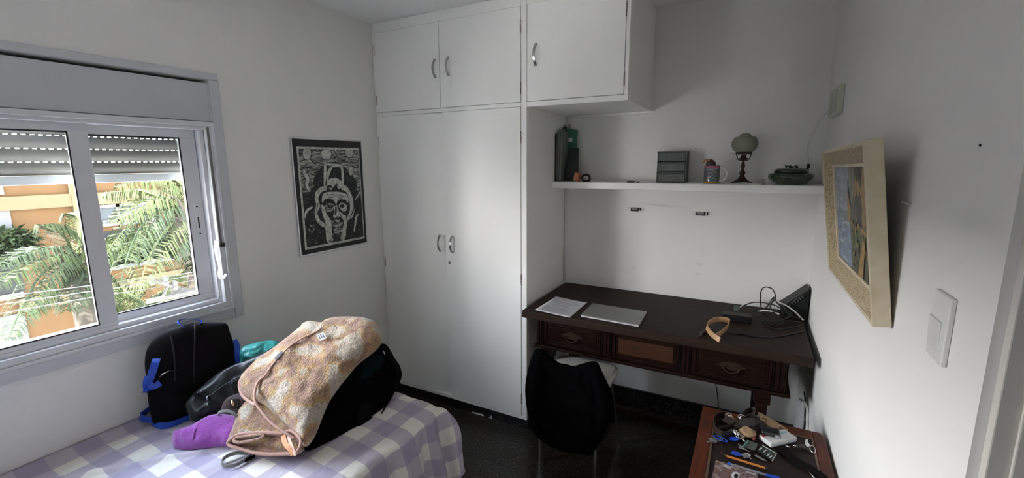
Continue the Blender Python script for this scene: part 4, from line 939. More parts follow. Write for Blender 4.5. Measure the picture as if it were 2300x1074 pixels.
# ------------------------------------------------------------------ bed
BZ = .55
bed = thing('single_bed', 'single bed under the window made up with lilac gingham sheet', 'bed', (-1.64, .3, 0))
MB().box(-2.145, -1.165, -.55, 1.40, .34, BZ - .022).build('mattress', M['mattress'], bed, bevel=.03, seg=3)
MB().box(-2.13, -1.18, -.54, 1.39, .24, .34).build('bed_base', M['dark_wood'], bed, bevel=.005)
for x in (-2.09, -1.22):
    for y in (-.50, 1.35): MB().box(x - .025, x + .025, y - .025, y + .025, .0005, .24).build('leg', M['dark_wood'], bed, bevel=.003)
AX, BY = -1.155, 1.425
na, nb = 130, 190
a_lo, a_hi, b_lo, b_hi = -2.158, AX + .36, -.60, BY + .15
vs = []; uv = []; fs = []
for i in range(na + 1):
    for j in range(nb + 1):
        a = a_lo + (a_hi - a_lo) * i / na; b_ = b_lo + (b_hi - b_lo) * j / nb
        da, db = max(0, a - AX), max(0, b_ - BY)
        R_c = .045
        def side(d_):      # rounded edge then near vertical fall
            if d_ < R_c * 1.57: t = d_ / R_c; return R_c * math.sin(t), R_c * (1 - math.cos(t))
            e_ = d_ - R_c * 1.57; return R_c + e_ * .20, R_c + e_ * .97
        if da > 0 and db > 0:
            dd = math.hypot(da, db); h_, v_ = side(dd); ang = math.atan2(db, da); h_ += .05 * math.sin(2 * ang) * min(1, dd / .2)
            x, y, z = AX + h_ * math.cos(ang), BY + h_ * math.sin(ang), BZ - v_ * (1 - .35 * math.sin(2 * ang))
        elif da > 0: h_, v_ = side(da); x, y, z = AX + h_, b_, BZ - v_
        elif db > 0: h_, v_ = side(db); x, y, z = a, BY + h_, BZ - v_
        else: x, y, z = a, b_, BZ
        if da > 0:
            fo = .020 * min(1, da / .2) * (math.sin(b_ * 34 + 2 * math.sin(b_ * 9)) + .5 * math.sin(b_ * 71)); x += fo
        if db > 0 and da == 0: y += .012 * min(1, db / .1) * math.sin(a * 40)
        if da == 0 and db == 0:
            w_ = noise.noise(V((a * 5, b_ * 5, 0))) * .006 + noise.noise(V((a * 14 + 3 * noise.noise(V((a * 3, b_ * 3, 4))), b_ * 9, 1))) * .0045
            fade = min(1, (a - a_lo) / .02, 1); z += w_ * fade
            wx = a - (-1.86 + .05 * (b_ - .7)); z += -.009 * math.exp(-(wx / .010) ** 2) * max(0, min(1, (.85 - b_) / .1))   # pressed crease
            z += .012 * math.exp(-((a + .155 * 1 - (-1.45) - (b_ - .9) * .9) / .016) ** 2) * (1 if b_ < .95 else math.exp(-((b_ - .95) / .05) ** 2))
            z -= .018 * max(0, (a + 1.35) / .2) ** 2 * .6
            if a < -2.10: z += .02 * (1 - (a - a_lo) / .058)
        elif db > 0 and da == 0: z -= .018 * max(0, (a + 1.35) / .2) ** 2 * .6
        elif da > 0: z -= .0108
        vs.append(V((x, y, z))); uv.append(((a + 1.149) / .15 + .25, (b_ - 1.283) / .153 + .25))
for i in range(na):
    for j in range(nb): fs.append((i * (nb + 1) + j, (i + 1) * (nb + 1) + j, (i + 1) * (nb + 1) + j + 1, i * (nb + 1) + j + 1))
m_ = MB(); m_.add(vs, fs); m_.uv = uv
shv = m_.build('bed_sheet', M['sheet'], bed, smooth=True, fix=False)
sm = shv.modifiers.new('s', 'SOLIDIFY'); sm.thickness = .0025; sm.offset = -1
MB().tube([vs[na * (nb + 1) + j] + V((0, 0, -.001)) for j in range(0, nb + 1)], .0028, 6).build('sheet_hem', mat('sheet_hem', (.5, .48, .52), rough=.9), bed, smooth=True)

def on_bed(u, v, h=0): return P(u, v, 2, BZ + h)

# ------------------------------------------------------------------ backpack against the window wall
bo, bn = V((-2.02, .95, .73)), V((.93, -.36, .10)).normalized()
bp = thing('backpack', 'black backpack with blue straps leaning on the wall below the window', 'backpack', (-2.05, .95, BZ))
outl = [(349, 955), (337, 925), (331, 885), (328, 850), (325, 815), (330, 785), (348, 760), (375, 742), (410, 732), (440, 725), (480, 724), (508, 727), (516, 745), (524, 770), (529, 800), (532, 835), (526, 865), (505, 890), (470, 915), (430, 938), (395, 952)]
m_ = MB().puffy(outl, bo, bn, .052, .085, p=4.5, amp=.010, freq=9, seed=1, rings=22, seg=126, amp2=.003, f2=30, floor=BZ + .003)
for v_ in m_.v: v_.x = max(v_.x, XW + .004)
m_.build('bag_body', M['black_cloth'], bp, smooth=True)
def onb(u, v, d): p = PP(u, v, bo + bn * d, bn); return p
for seam_, d0 in (([(383, 750, .040), (388, 775, .050), (392, 810, .053), (393, 850, .053), (394, 890, .050), (391, 918, .044), (380, 936, .03)], 0), ([(438, 728, .022), (438, 745, .045), (437, 790, .054), (436, 840, .054), (437, 880, .05)], 0)):
    pts = [onb(u, v, d) for u, v, d in seam_]
    MB().tube(cr_spline(pts, 40), .0028, 8).build('piping', mat('piping_cloth', (.009, .008, .009), rough=.8), bp, smooth=True)
def strap(name, px, w, m, par, wv=(0, 0, 1), t=.002, n=36):
    pts = cr_spline([onb(u, v, d) for u, v, d in px], n)
    for p in pts: p.x = max(p.x, XW + .006); p.z = max(p.z, BZ + .006)
    return MB().ribbon(pts, wv, w, t).build(name, m, par, smooth=50)
strap('top_handle', [(416, 738, .02), (404, 728, .015), (402, 721, .0), (420, 717, -.02), (438, 717, -.02), (452, 723, -.005), (444, 731, .015)], .020, M['blue_web'], bp, wv=(.9, -.3, .3))
strap('side_strap', [(352, 806, .045), (348, 818, .06), (341, 840, .065), (334, 862, .060), (329, 880, .04)], .026, M['blue_web'], bp, wv=(.2, 1, .2))
strap('side_strap', [(326, 852, .03), (334, 862, .060), (346, 868, .062), (360, 860, .06)], .024, M['blue_web'], bp, wv=(0, .3, 1))
strap('side_strap', [(331, 845, .03), (327, 862, .05), (330, 878, .05), (340, 872, .055)], .018, M['blue_web'], bp, wv=(.2, 1, .2))
strap('side_strap', [(526, 764, .0), (533, 780, .01), (531, 800, .02), (533, 815, .015), (526, 822, .02)], .022, M['blue_web'], bp, wv=(.3, 1, .0))
strap('side_strap', [(524, 800, .02), (533, 812, .02), (535, 825, .01), (524, 830, .02)], .020, M['blue_web'], bp, wv=(.3, 1, .2))
def bedstrap(px, w, name='strap', m='blue_web', par=bp, wv=(0, 0, 1), t=.002, n=40):
    pts = cr_spline([P(u, v, 2, BZ + h) for u, v, h in px], n)
    for p in pts: p.x = max(p.x, XW + .012)
    return MB().ribbon(pts, wv, w, t).build(name, M[m], par, smooth=50)
bedstrap([(362, 914, .050), (340, 913, .045), (318, 921, .034), (316, 938, .026), (345, 944, .024), (375, 940, .022), (400, 930, .024)], .026, wv=[V((.3, .3, 1))] * 61)
bedstrap([(424, 938, .016), (395, 950, .016), (366, 957, .014), (346, 950, .018), (350, 938, .024), (368, 936, .026), (378, 946, .02)], .024, wv=(.2, .5, 1))
zp = [onb(358, 847, .055), onb(366, 840, .060), onb(379, 833, .062)]
MB().tube(zp, .0022, 8).build('zip_pull', M['chrome'], bp, smooth=True)
MB().tube([onb(u, v, .053) for u, v in ((350, 858), (365, 843), (382, 833), (398, 832))], .0022, 6).build('zip_line', M['blacksteel'], bp, smooth=True)

# teal plastic bag behind
tb_ = MB().puffy([(533, 845), (531, 815), (536, 792), (548, 778), (570, 771), (592, 766), (615, 765), (632, 772), (648, 790), (640, 830), (610, 870), (565, 880)], V((-1.93, 1.20, .62)), V((.80, -.50, .25)), .045, .055, p=2.6, amp=.020, freq=16, seed=4, rings=24, seg=120, amp2=.008, f2=45, floor=BZ + .003)
tag(tb_.build('plastic_bag', M['teal_bag'], smooth=True), 'crumpled turquoise plastic bag on the bed behind black satchel', 'bag')

# black shiny satchel
so_, sn = V((-1.80, .97, .64)), V((.62, -.60, .50)).normalized()
sb = thing('black_satchel', 'shiny black nylon bag with zip lying between backpack and blanket', 'bag', (-1.8, .98, BZ))
sb_m = MB().puffy([(417, 912), (421, 900), (436, 884), (460, 862), (490, 838), (520, 822), (560, 806), (592, 792), (625, 778), (660, 800), (650, 850), (600, 890), (555, 905), (528, 918), (500, 930), (470, 940), (445, 949), (428, 944), (424, 932)], so_, sn, .035, .045, p=3, amp=.012, freq=11, seed=9, rings=22, seg=130, amp2=.004, f2=34, floor=BZ + .003)
sb_m.build('bag_body', M['nylon'], sb, smooth=True)
def ons(u, v, d): return PP(u, v, so_ + sn * d, sn)
MB().tube(cr_spline([ons(446, 880, .036), ons(468, 890, .038), ons(500, 868, .04), ons(540, 845, .04), ons(590, 822, .038)], 30), .0025, 8).build('zip_line', M['blacksteel'], sb, smooth=True)
MB().tube([ons(466, 890, .044), ons(465, 900, .045)], .003, 8).tube([ons(466, 906, .044), ons(466, 912, .044)], .0028, 8).build('zip_pull', M['steel'], sb, smooth=True)
MB().ribbon(cr_spline([ons(437, 880, .03), ons(443, 892, .037), ons(470, 894, .04)], 12), sn.cross(V((0, 0, 1))), .012, .002).build('tab', M['black_cloth'], sb)
# dark cloth with buckle and grey strap loop
dm = thing('dark_waist_bag', 'dark brown cloth bag with gold buckle wedged above the purple fleece', 'bag', on_bed(520, 930))
do_, dn_ = V((-1.66, .93, .63)), V((.45, -.75, .48)).normalized()
MB().puffy([(500, 935), (498, 915), (510, 895), (530, 885), (555, 880), (580, 900), (575, 940), (545, 955), (515, 950)], do_, dn_, .02, .04, p=3, amp=.008, freq=20, seed=5, floor=BZ + .003).build('bag_body', M['dark_maroon'], dm, smooth=True)
p0, p1 = PP(521, 899, do_ + dn_ * .026, dn_), PP(525, 912, do_ + dn_ * .026, dn_)
MB().tube([p0, p0.lerp(p1, .6), p1], [.003, .007, .004], 10).build('buckle', mat('gold_buckle', (.65, .45, .25), rough=.25, metal=.8), dm, smooth=True)
MB().slab([PP(u, v, do_ + dn_ * .022, dn_) for u, v in ((516, 897), (537, 895), (538, 915), (517, 918))], dn_, .003).build('buckle_patch', M['blacksteel'], dm, bevel=.001)
gs = MB().ribbon(cr_spline([PP(u, v, do_ + dn_ * d, dn_) for u, v, d in ((488, 931, .03), (495, 925, .045), (510, 923, .05), (525, 929, .05), (533, 938, .04))], 24), (.3, .4, .8), .010, .003)
gs.build('grey_edge_strap', M['grey_strap'], dm, smooth=50)

# purple fleece
po_, pn = V((-1.74, .835, .605)), V((.30, -.66, .68)).normalized()
pv = MB().puffy([(391, 1004), (389, 988), (391, 972), (402, 966), (430, 957), (455, 943), (480, 932), (508, 931), (534, 938), (550, 960), (545, 990), (520, 1000), (470, 1008), (432, 1013), (405, 1011)], po_, pn, .032, .035, p=3.5, amp=.008, freq=14, seed=7, rings=22, seg=120, amp2=.002, f2=60, floor=BZ + .003)
pf_ = thing('purple_fleece', 'folded purple fleece garment lying on the bed before the bags', 'fleece', on_bed(450, 1000))
pv.build('fleece_body', M['purple'], pf_, smooth=True)
MB().tube(cr_spline([PP(u, v, po_ + pn * d, pn) for u, v, d in ((458, 943, .012), (446, 955, .028), (437, 970, .034), (434, 990, .030), (436, 1008, .010))], 24), .0045, 8).build('fleece_seam', M['purple'], pf_, smooth=True)

# duffel bag
A_, B_, C_ = V((-1.36, .965, BZ)), V((-1.325, 1.36, BZ)), P(858, 776, 0, -1.42)
dn2 = (B_ - A_).cross(C_ - A_).normalized()
if dn2.x < 0: dn2 = -dn2
do2 = A_ + dn2 * -.01
df = thing('duffel_bag', 'large soft black travel bag on the bed, half covered by blanket', 'bag', (-1.5, 1.15, BZ))
dm_ = MB().puffy([(696, 1016), (680, 1000), (690, 960), (700, 910), (730, 870), (765, 835), (800, 805), (830, 785), (852, 778), (868, 784), (880, 800), (888, 822), (893, 848), (890, 872), (878, 895), (862, 915), (840, 940), (815, 965), (798, 983), (775, 985), (750, 998), (722, 1012)], do2, dn2, .020, .24, p=4, amp=.010, freq=8, seed=12, rings=24, seg=132, amp2=.003, f2=30, q=.5, floor=BZ + .003)
dm_.build('bag_body', M['black_wool'], df, smooth=True)
def ond(u, v, d): return PP(u, v, do2 + dn2 * d, dn2)
MB().puffy([(812, 850), (815, 815), (830, 800), (850, 797), (862, 805), (858, 825), (840, 845)], do2 + dn2 * .019, dn2, .006, .004, p=5, amp=.002, seed=2).build('teal_panel', M['teal_panel'], df, smooth=True)
MB().puffy([(802, 950), (805, 918), (815, 908), (835, 905), (838, 930), (825, 955), (808, 965)], do2 + dn2 * .019, dn2, .007, .004, p=5, amp=.003, seed=3).build('mesh_pocket', mat('mesh_pocket_cloth', (.006, .0055, .006), rough=.95, spec=.06), df, smooth=True)
MB().ribbon(cr_spline([ond(u, v, d) for u, v, d in ((848, 779, .01), (862, 778, .03), (872, 790, .035), (882, 808, .03), (893, 825, .025), (897, 842, .02), (893, 858, .02), (890, 872, .01))], 40), (.2, 1, .6), .022, .004).build('carry_strap', M['black_cloth'], df, smooth=50)
MB().ribbon(cr_spline([ond(u, v, d) for u, v, d in ((798, 978, .012), (822, 968, .022), (845, 945, .022), (865, 915, .018), (880, 890, .01))], 30), (.5, .3, .6), .018, .003).build('side_strap', M['black_cloth'], df, smooth=50)
MB().tube([ond(861, 789, .04), ond(865, 799, .04)], .0025, 8).build('strap_slider', M['chrome'], df, smooth=True)

# blanket
A_, B_, C_ = on_bed(522, 1006, .03), on_bed(672, 1016, .03), P(858, 750, 0, -1.375)
ln = (B_ - A_).cross(C_ - A_).normalized()
if ln.z < 0: ln = -ln
lo_ = A_.copy()
bl = thing('fleece_blanket', 'folded beige and mustard patterned fleece blanket heaped over the black bag', 'blanket', (-1.5, .95, BZ))
def onl(u, v, d): return PP(u, v, lo_ + ln * d, ln)
# lower folded layer
low = MB().puffy([(513, 992), (520, 965), (532, 935), (545, 908), (575, 880), (640, 880), (700, 920), (690, 975), (684, 1005), (672, 1018), (630, 1012), (570, 1004), (530, 1000)], lo_ - ln * .006, ln, .022, .018, p=5, amp=.008, freq=10, seed=21, rings=24, seg=130, amp2=.002, f2=60, floor=BZ + .004)
low.build('lower_fold', M['blanket'], bl, smooth=True)
# main upper layer
upx = [(537, 868), (541, 850), (560, 828), (585, 806), (615, 785), (645, 762), (675, 738), (683, 728), (700, 723), (725, 726), (740, 717), (770, 713), (800, 713), (825, 716), (845, 724), (856, 740), (858, 760), (850, 778), (826, 795), (800, 818), (778, 845), (755, 875), (735, 905), (722, 935), (712, 962), (698, 990), (684, 1003), (668, 985), (648, 960), (622, 938), (604, 918), (590, 908), (565, 898), (545, 885)]
mo = lo_ + ln * .026
up_ = MB().puffy(upx, mo, ln, .050, .050, p=4.5, amp=.016, freq=7, seed=33, rings=34, seg=204, amp2=.0035, f2=34, q=.55)
up_.build('upper_fold', M['blanket'], bl, smooth=True)
def onm(u, v, d): return PP(u, v, mo + ln * d, ln)
def piping(px, r, name='overlock_edge', n=90):
    base = cr_spline([onm(u, v, d) for u, v, d in px], n); k = len(base)
    rs = [r * (1 + .14 * math.sin(i * 2.4)) for i in range(k)]
    return MB().tube(base, rs, 8).build(name, M['pink_bind'], bl, smooth=True)
piping([(728, 724, .02), (722, 738, .043), (705, 748, .052), (680, 760, .055), (655, 775, .054), (630, 800, .054), (612, 820, .052), (600, 838, .05), (590, 850, .048)], .004)
piping([(590, 848, .044), (578, 862, .048), (572, 885, .048), (574, 905, .046), (588, 925, .040), (605, 945, .034), (625, 962, .030), (645, 975, .026), (660, 985, .02)], .0048)
piping([(560, 828, .006), (545, 846, .014), (538, 866, .014), (545, 888, .014), (560, 902, .020), (574, 910, .036)], .0062)
# stepped inner lobe on the left
lb = MB().puffy([(538, 868), (545, 846), (562, 828), (600, 805), (618, 818), (598, 842), (582, 860), (574, 884), (576, 904), (560, 898), (545, 886)], mo + ln * .006, ln, .022, .01, p=4, amp=.004, freq=14, seed=41)
lb.build('side_lobe', M['blanket'], bl, smooth=True)
# open rolled end at the near side: lips and dark inside
lip = [(512, 996), (520, 985), (540, 976), (570, 973), (600, 972), (630, 974), (652, 973), (664, 976), (672, 990), (674, 1006), (667, 1018), (640, 1020), (610, 1021), (575, 1018), (545, 1010), (522, 1003)]
lp_ = cr_spline([onl(u, v, .036 if v < 990 else .020) for u, v in lip], 96, True)
for p in lp_: p.z = max(p.z, BZ + .010)
inn = [p.lerp(sum(lp_, V()) / len(lp_), .10) - ln * .030 + V((-.02, .05, 0)) for p in lp_]
for p in inn: p.z = max(p.z, BZ + .006)
cc_ = sum(lp_, V()) / len(lp_)
K = len(lp_); bb = MB(); rr_ = [lp_, [p.lerp(cc_, .05) - ln * .006 for p in lp_], [p.lerp(cc_, .12) - ln * .02 for p in lp_], [p.lerp(cc_, .5) - ln * .030 for p in lp_]]
vs = [p for r in rr_ for p in r]; fs = []
for i in range(3):
    for j in range(K): fs.append((i * K + j, i * K + (j + 1) % K, (i + 1) * K + (j + 1) % K, (i + 1) * K + j))
fs.append(tuple(3 * K + j for j in range(K)))
for p in vs: p.z = max(p.z, BZ + .005)
bb.add(vs, fs); bb.build('reverse_side', M['blanket_in'], bl, smooth=True)
rs = [.0062 * (1 + .14 * math.sin(i * 2.4)) for i in range(K)]
MB().tube(lp_, rs, 8, closed=True).build('overlock_edge', M['pink_bind'], bl, smooth=True)
pts = cr_spline([onl(u, v, .036) for u, v in ((592, 976), (588, 984), (565, 990), (540, 994), (527, 992), (530, 984), (555, 980), (590, 976))], 60)
MB().tube(pts, .0055, 8).build('inner_fold', M['blanket_in'], bl, smooth=True)
MB().ribbon(cr_spline([onl(u, v, d) for u, v, d in ((636, 978, .045), (640, 995, .046), (650, 1008, .045), (658, 1022, .035))], 20), (1, .3, 0), .016, .0015).build('ribbon', M['tag_orange'], bl, smooth=50)
MB().ribbon(cr_spline([onl(u, v, d) for u, v, d in ((648, 980, .050), (652, 995, .048), (658, 1010, .045), (663, 1024, .035))], 20), (1, .3, 0), .010, .0015).build('ribbon', mat('pale_ribbon', (.75, .55, .42), rough=.6), bl, smooth=50)
pts = cr_spline([onl(u, v, .05) for u, v in ((640, 972), (652, 968), (668, 978), (676, 992), (672, 1008), (664, 1018))], 40)
MB().tube(pts, .0055, 8).build('overlock_edge', M['pink_bind'], bl, smooth=True)
# labels
MB().slab([onm(u, v, .062) for u, v in ((711, 752), (727, 747), (734, 760), (718, 766))], ln, .0015).build('care_label', M['tag_white'], bl)
b = MB()
for i in range(3):
    u0 = 714 + i * 4.6; b.slab([onm(u0, 753 - i * 1.4, .0638), (onm(u0 + 2, 752.4 - i * 1.4, .0638)), onm(u0 + 6, 761 - i * 1.6, .0638), onm(u0 + 4, 762 - i * 1.6, .0638)], ln, .0004)
b.build('label_print', M['tag_grey'], bl)
MB().slab([onm(u, v, .060) for u, v in ((616, 806), (633, 789), (637, 793), (622, 809))], ln, .003).build('sewn_tag', M['tag_grey'], bl)
# grey strap loop on the sheet in front
g_ = thing('grey_strap_loop', 'flat grey strap loop lying on the sheet in front of the blanket', 'strap', on_bed(525, 1040))
ps = cr_spline([on_bed(u, v, h) for u, v, h in ((556, 1018, .012), (530, 1018, .018), (508, 1026, .018), (498, 1038, .012), (506, 1046, .009), (528, 1045, .009), (548, 1034, .009), (565, 1022, .011))], 50)
MB().ribbon(ps, (0, .1, 1), .013, .003).build('loop', M['grey_strap'], g_, smooth=50)
ps = cr_spline([on_bed(u, v, h) for u, v, h in ((546, 1036, .006), (560, 1031, .006), (572, 1024, .006))], 12)
MB().ribbon(ps, (0, .6, .6), .012, .003).build('strap_end', M['black_cloth'], g_, smooth=50)

# ------------------------------------------------------------------ chair with jacket
ch = thing('chair', 'metal-legged chair with cream vinyl seat pushed under the desk', 'chair', (-.74, 2.12, 0))
st = MB(); SZc = .455
spx = [P(u, v, 2, .475) for u, v in ((1257, 806), (1275, 801), (1310, 803), (1350, 812), (1378, 826), (1384, 838), (1376, 852))]
sx0, sx1, sy0_, sy1_ = -.915, -.565, 1.99, 2.315
def rrect(x0, x1, y0, y1, r, n=6):
    o = []
    for cx_, cy_, a0 in ((x1 - r, y1 - r, 0), (x0 + r, y1 - r, 90), (x0 + r, y0 + r, 180), (x1 - r, y0 + r, 270)):
        for i in range(n + 1):
            a = math.radians(a0 + 90 * i / n); o.append((cx_ + r * math.cos(a), cy_ + r * math.sin(a)))
    return o
st.slab([V((x, y, .446)) for x, y in rrect(sx0, sx1, sy0_ + .03, sy1_, .06)], (0, 0, 1), .046)
st.build('seat', M['cushion'], ch, bevel=.014, seg=4, smooth=60)
MB().slab([V((x, y, .431)) for x, y in rrect(sx0 + .01, sx1 - .01, sy0_ + .04, sy1_ - .01, .06)], (0, 0, 1), .0145).build('seat_board', M['black_plastic'], ch)
for (fx, fy_, tx, ty, tz) in ((-.902, 2.000, -.870, 1.985, .55), (-.578, 1.935, -.605, 1.965, .55)):
    MB().tube([(fx, fy_, .001), (fx * .98 + tx * .02, fy_, .2), (tx, ty, .40), (tx, ty - .01, tz)], .0095, 12).build('leg', M['chrome'], ch, smooth=40)
for (fx, fy_, tx, ty) in ((-.895, 2.33, -.88, 2.27), (-.562, 2.35, -.60, 2.27)):
    MB().tube([(fx, fy_, .001), (tx, ty, .40), (tx, ty, .435)], .0095, 12).build('leg', M['chrome'], ch, smooth=40)
MB().tube(cr_spline([(-.578, 1.965, .30), P(1350, 935, 0, -.55), P(1374, 942, 0, -.55), P(1378, 950, 0, -.55), P(1366, 970, 0, -.55), P(1348, 995, 0, -.56)], 30), .006, 10).build('side_brace', M['blacksteel'], ch, smooth=True)
MB().box(-.86, -.62, 1.955, 1.968, .44, .555).build('backrest', M['cushion'], ch, bevel=.01, seg=3)
jk = thing('black_jacket', 'black jacket draped over the backrest of the chair at the desk', 'jacket', (-.74, 1.95, .66))
jo, jn = V((-.74, 1.93, .4)), V((.12, -1, .10)).normalized()
jpx = [(1199, 790), (1207, 783), (1218, 787), (1233, 800), (1252, 815), (1270, 819), (1287, 823), (1305, 818), (1330, 812), (1343, 817), (1355, 842), (1368, 868), (1377, 892), (1380, 920), (1379, 942), (1366, 960), (1352, 985), (1338, 1010), (1325, 1022), (1300, 1018), (1270, 1016), (1240, 1005), (1215, 988), (1196, 968), (1187, 935), (1181, 900), (1180, 865), (1186, 830)]
j_ = MB().puffy(jpx, jo, jn, .034, .050, p=5, amp=.024, freq=9, seed=51, rings=28, seg=168, amp2=.004, f2=34)
jb = j_.build('jacket_body', M['black_wool'], jk, smooth=True)
for px_ in ([(1210, 795, .03), (1203, 850, .05), (1200, 900, .05), (1208, 960, .04)], [(1338, 840, .02), (1348, 880, .035), (1354, 920, .04), (1345, 965, .035)]):
    MB().tube(cr_spline([PP(u, v, jo + jn * d, jn) for u, v, d in px_], 24), [.016 + .014 * math.sin(math.pi * (i + 1) / 27) + .003 * math.sin(i * 1.7) for i in range(25)], 12).build('sleeve', M['black_wool'], jk, smooth=True)

# ------------------------------------------------------------------ small side table
TZ_ = .62
tx0, tx1, ty0, ty1 = -.106, .300, 1.28, 1.835
stb = thing('side_table', 'small reddish wooden table with dark inset top against the right wall', 'table', (.1, 1.56, 0))
def ring(x0, x1, y0, y1, ch_): return [(x0 + .004, y0), (x1 - ch_, y0), (x1, y0 + ch_), (x1, y1 - ch_), (x1 - ch_ * .5, y1), (x0 + .004, y1), (x0, y1 - .004), (x0, y0 + .004)]
bl_, br_, bf, bn_ = .046, .038, .055, .05
t = MB()
t.box(tx0, tx0 + bl_, ty0, ty1, TZ_ - .024, TZ_).box(tx0 + bl_, tx1 - br_, ty1 - bf, ty1, TZ_ - .024, TZ_).box(tx0 + bl_, tx1 - br_, ty0, ty0 + bn_, TZ_ - .024, TZ_)
t.slab([V((x, y, TZ_ - .024)) for x, y in ((tx1 - br_, ty0), (tx1, ty0), (tx1, ty1 - .03), (tx1 - .012, ty1), (tx1 - br_, ty1))], (0, 0, 1), .024)
t.build('table_frame', M['red_wood'], stb, bevel=.003)
MB().box(tx0 + bl_ + .007, tx1 - br_ - .007, ty0 + bn_ + .007, ty1 - bf - .007, TZ_ - .02, TZ_ - .0015).build('inset_top', M['leatherette'], stb)
t = MB(); a0, a1, b0, b1 = tx0 + bl_, tx1 - br_, ty0 + bn_, ty1 - bf; w = .007
t.box(a0, a1, b0, b0 + w, TZ_ - .01, TZ_ + .001).box(a0, a1, b1 - w, b1, TZ_ - .01, TZ_ + .001).box(a0, a0 + w, b0 + w, b1 - w, TZ_ - .01, TZ_ + .001).box(a1 - w, a1, b0 + w, b1 - w, TZ_ - .01, TZ_ + .001)
t.build('inset_border', M['brass_line'], stb, bevel=.001)
MB().box(tx0 + .03, tx1 - .03, ty0 + .03, ty1 - .03, TZ_ - .11, TZ_ - .024).build('apron', M['red_wood'], stb, bevel=.002)
for x in (tx0 + .045, tx1 - .045):
    for y in (ty0 + .045, ty1 - .045): MB().box(x - .018, x + .018, y - .018, y + .018, .0005, TZ_ - .11).build('leg', M['red_wood'], stb, bevel=.003)
def T(cx, cy, h=0): return P(1540 + cx / 5.536, 880 + cy / 5.536, 2, TZ_ + h)
TT = .0012
# coiled belts
be = thing('coiled_belt', 'coiled dark leather belt with square silver buckles at the far table end', 'belt', T(620, 430))
def belt(px, w, m, name='strap', wv=(0, 0, 1), t=.003, n=60, par=None):
    pts = cr_spline([T(x, y, h + w * .5 + .002) for x, y, h in px], n)
    return MB().ribbon(pts, wv, w, t).build(name, M[m], par or be, smooth=50)
belt([(560, 300, 0), (430, 290, 0), (350, 350, 0), (370, 470, 0), (470, 540, 0), (600, 500, 0), (720, 430, .004), (840, 360, .008), (930, 400, .008)], .026, 'dark_leather')
belt([(420, 480, .004), (560, 440, .01), (680, 370, .018), (800, 310, .022), (860, 250, .022), (820, 230, .02), (740, 260, .016), (680, 310, .012)], .024, 'dark_leather', wv=(.2, .2, 1))
belt([(700, 420, .012), (830, 330, .02), (900, 340, .02), (900, 430, .016), (840, 480, .010), (760, 500, .004), (690, 480, .002)], .022, 'dark_leather', wv=(0, .5, 1))
belt([(480, 330, .012), (570, 370, .018), (650, 400, .022), (760, 380, .024), (880, 380, .024), (980, 430, .02)], .028, 'dark_leather', wv=(.3, .8, .5))
MB().ribbon(cr_spline([T(x, y, h) for x, y, h in ((520, 290, .014), (570, 350, .02), (640, 390, .018))], 16), (.9, .5, .2), .026, .003).build('lining', M['pale_leather'], be, smooth=50)
MB().puffy([T(x, y, .018) for x, y in ((640, 470), (700, 440), (780, 445), (850, 480), (880, 530), (820, 560), (740, 540), (680, 510))], T(760, 500, .018), (0, 0, 1), .010, .016, p=3, amp=.008, freq=30, seed=6).build('lining', M['pale_leather'], be, smooth=True)
def buckle(cx, cy, h, s, ang):
    c_ = T(cx, cy, h); a = V((math.cos(ang), math.sin(ang), .2)).normalized(); b_ = V((-math.sin(ang), math.cos(ang), .5)).normalized()
    pts = [c_ + a * s * x + b_ * s * y for x, y in ((-1, -.8), (1, -.8), (1, .8), (-1, .8))]
    p2 = []
    for i in range(4): p2 += [pts[i].lerp(pts[(i + 1) % 4], .1), pts[i].lerp(pts[(i + 1) % 4], .9)]
    MB().tube(p2, .0018, 8, closed=True).tube([pts[0].lerp(pts[3], .5), pts[1].lerp(pts[2], .5)], .0012, 6).build('buckle', M['chrome'], be, smooth=True)
buckle(690, 310, .040, .010, -.5); buckle(530, 290, .034, .010, -.9)
tl = thing('tan_leather_strip', 'flat tan leather strap end with dark stamped pattern beside coiled belt', 'strap', T(1050, 400))
MB().slab([T(895, 255, .022), T(930, 270, .022), T(1060, 340, .016), T(1190, 420, .010), T(1275, 480, .004), T(1265, 510, .003), T(1180, 500, .006), T(1040, 440, .012), T(930, 370, .018)], (0, 0, 1), .003).build('strap', M['pale_leather'], tl, bevel=.001)
b = MB()
for (x, y) in ((1180, 450), (1215, 470), (1235, 490), (1190, 480)): b.slab([T(x - 14, y - 8, .0145), T(x + 10, y - 10, .0145), T(x + 16, y + 6, .0145), T(x - 8, y + 10, .0145)], (0, 0, 1), .0004)
b.tube(cr_spline([T(940, 330, .0225), T(990, 330, .0215), T(1010, 365, .0200), T(990, 400, .018)], 12), .0009, 6)
b.build('stamped_pattern', M['dark_leather'], tl)
# white box
mb_ = thing('medicine_box', 'small white cardboard box with red stripe on the side table', 'box', T(1150, 620))
A4 = [T(1062, 700, .001), T(1378, 622, .001)]
dl = (A4[1] - A4[0]); L4 = dl.length; dl.normalize(); dw = V((-dl.y, dl.x, 0)); W4 = .052; H4 = .017
b0_ = [A4[0], A4[1], A4[1] + dw * W4, A4[0] + dw * W4]
MB().hexa([p + V((0, 0, .0005)) for p in b0_], [p + V((0, 0, H4)) for p in b0_]).build('box_body', M['white_plastic'], mb_, bevel=.0008)
def bt(a, b_, h=.0003): return A4[0] + dl * L4 * a + dw * W4 * b_ + V((0, 0, H4 + h))
MB().slab([bt(.02, .72), bt(.42, .72), bt(.42, .93), bt(.02, .93)], (0, 0, 1), .0002).build('red_stripe', mat('red_print', (.50, .02, .03), rough=.5), mb_)
b = MB().slab([bt(.5, .60), bt(.95, .60), bt(.95, .80), bt(.5, .80)], (0, 0, 1), .0002)
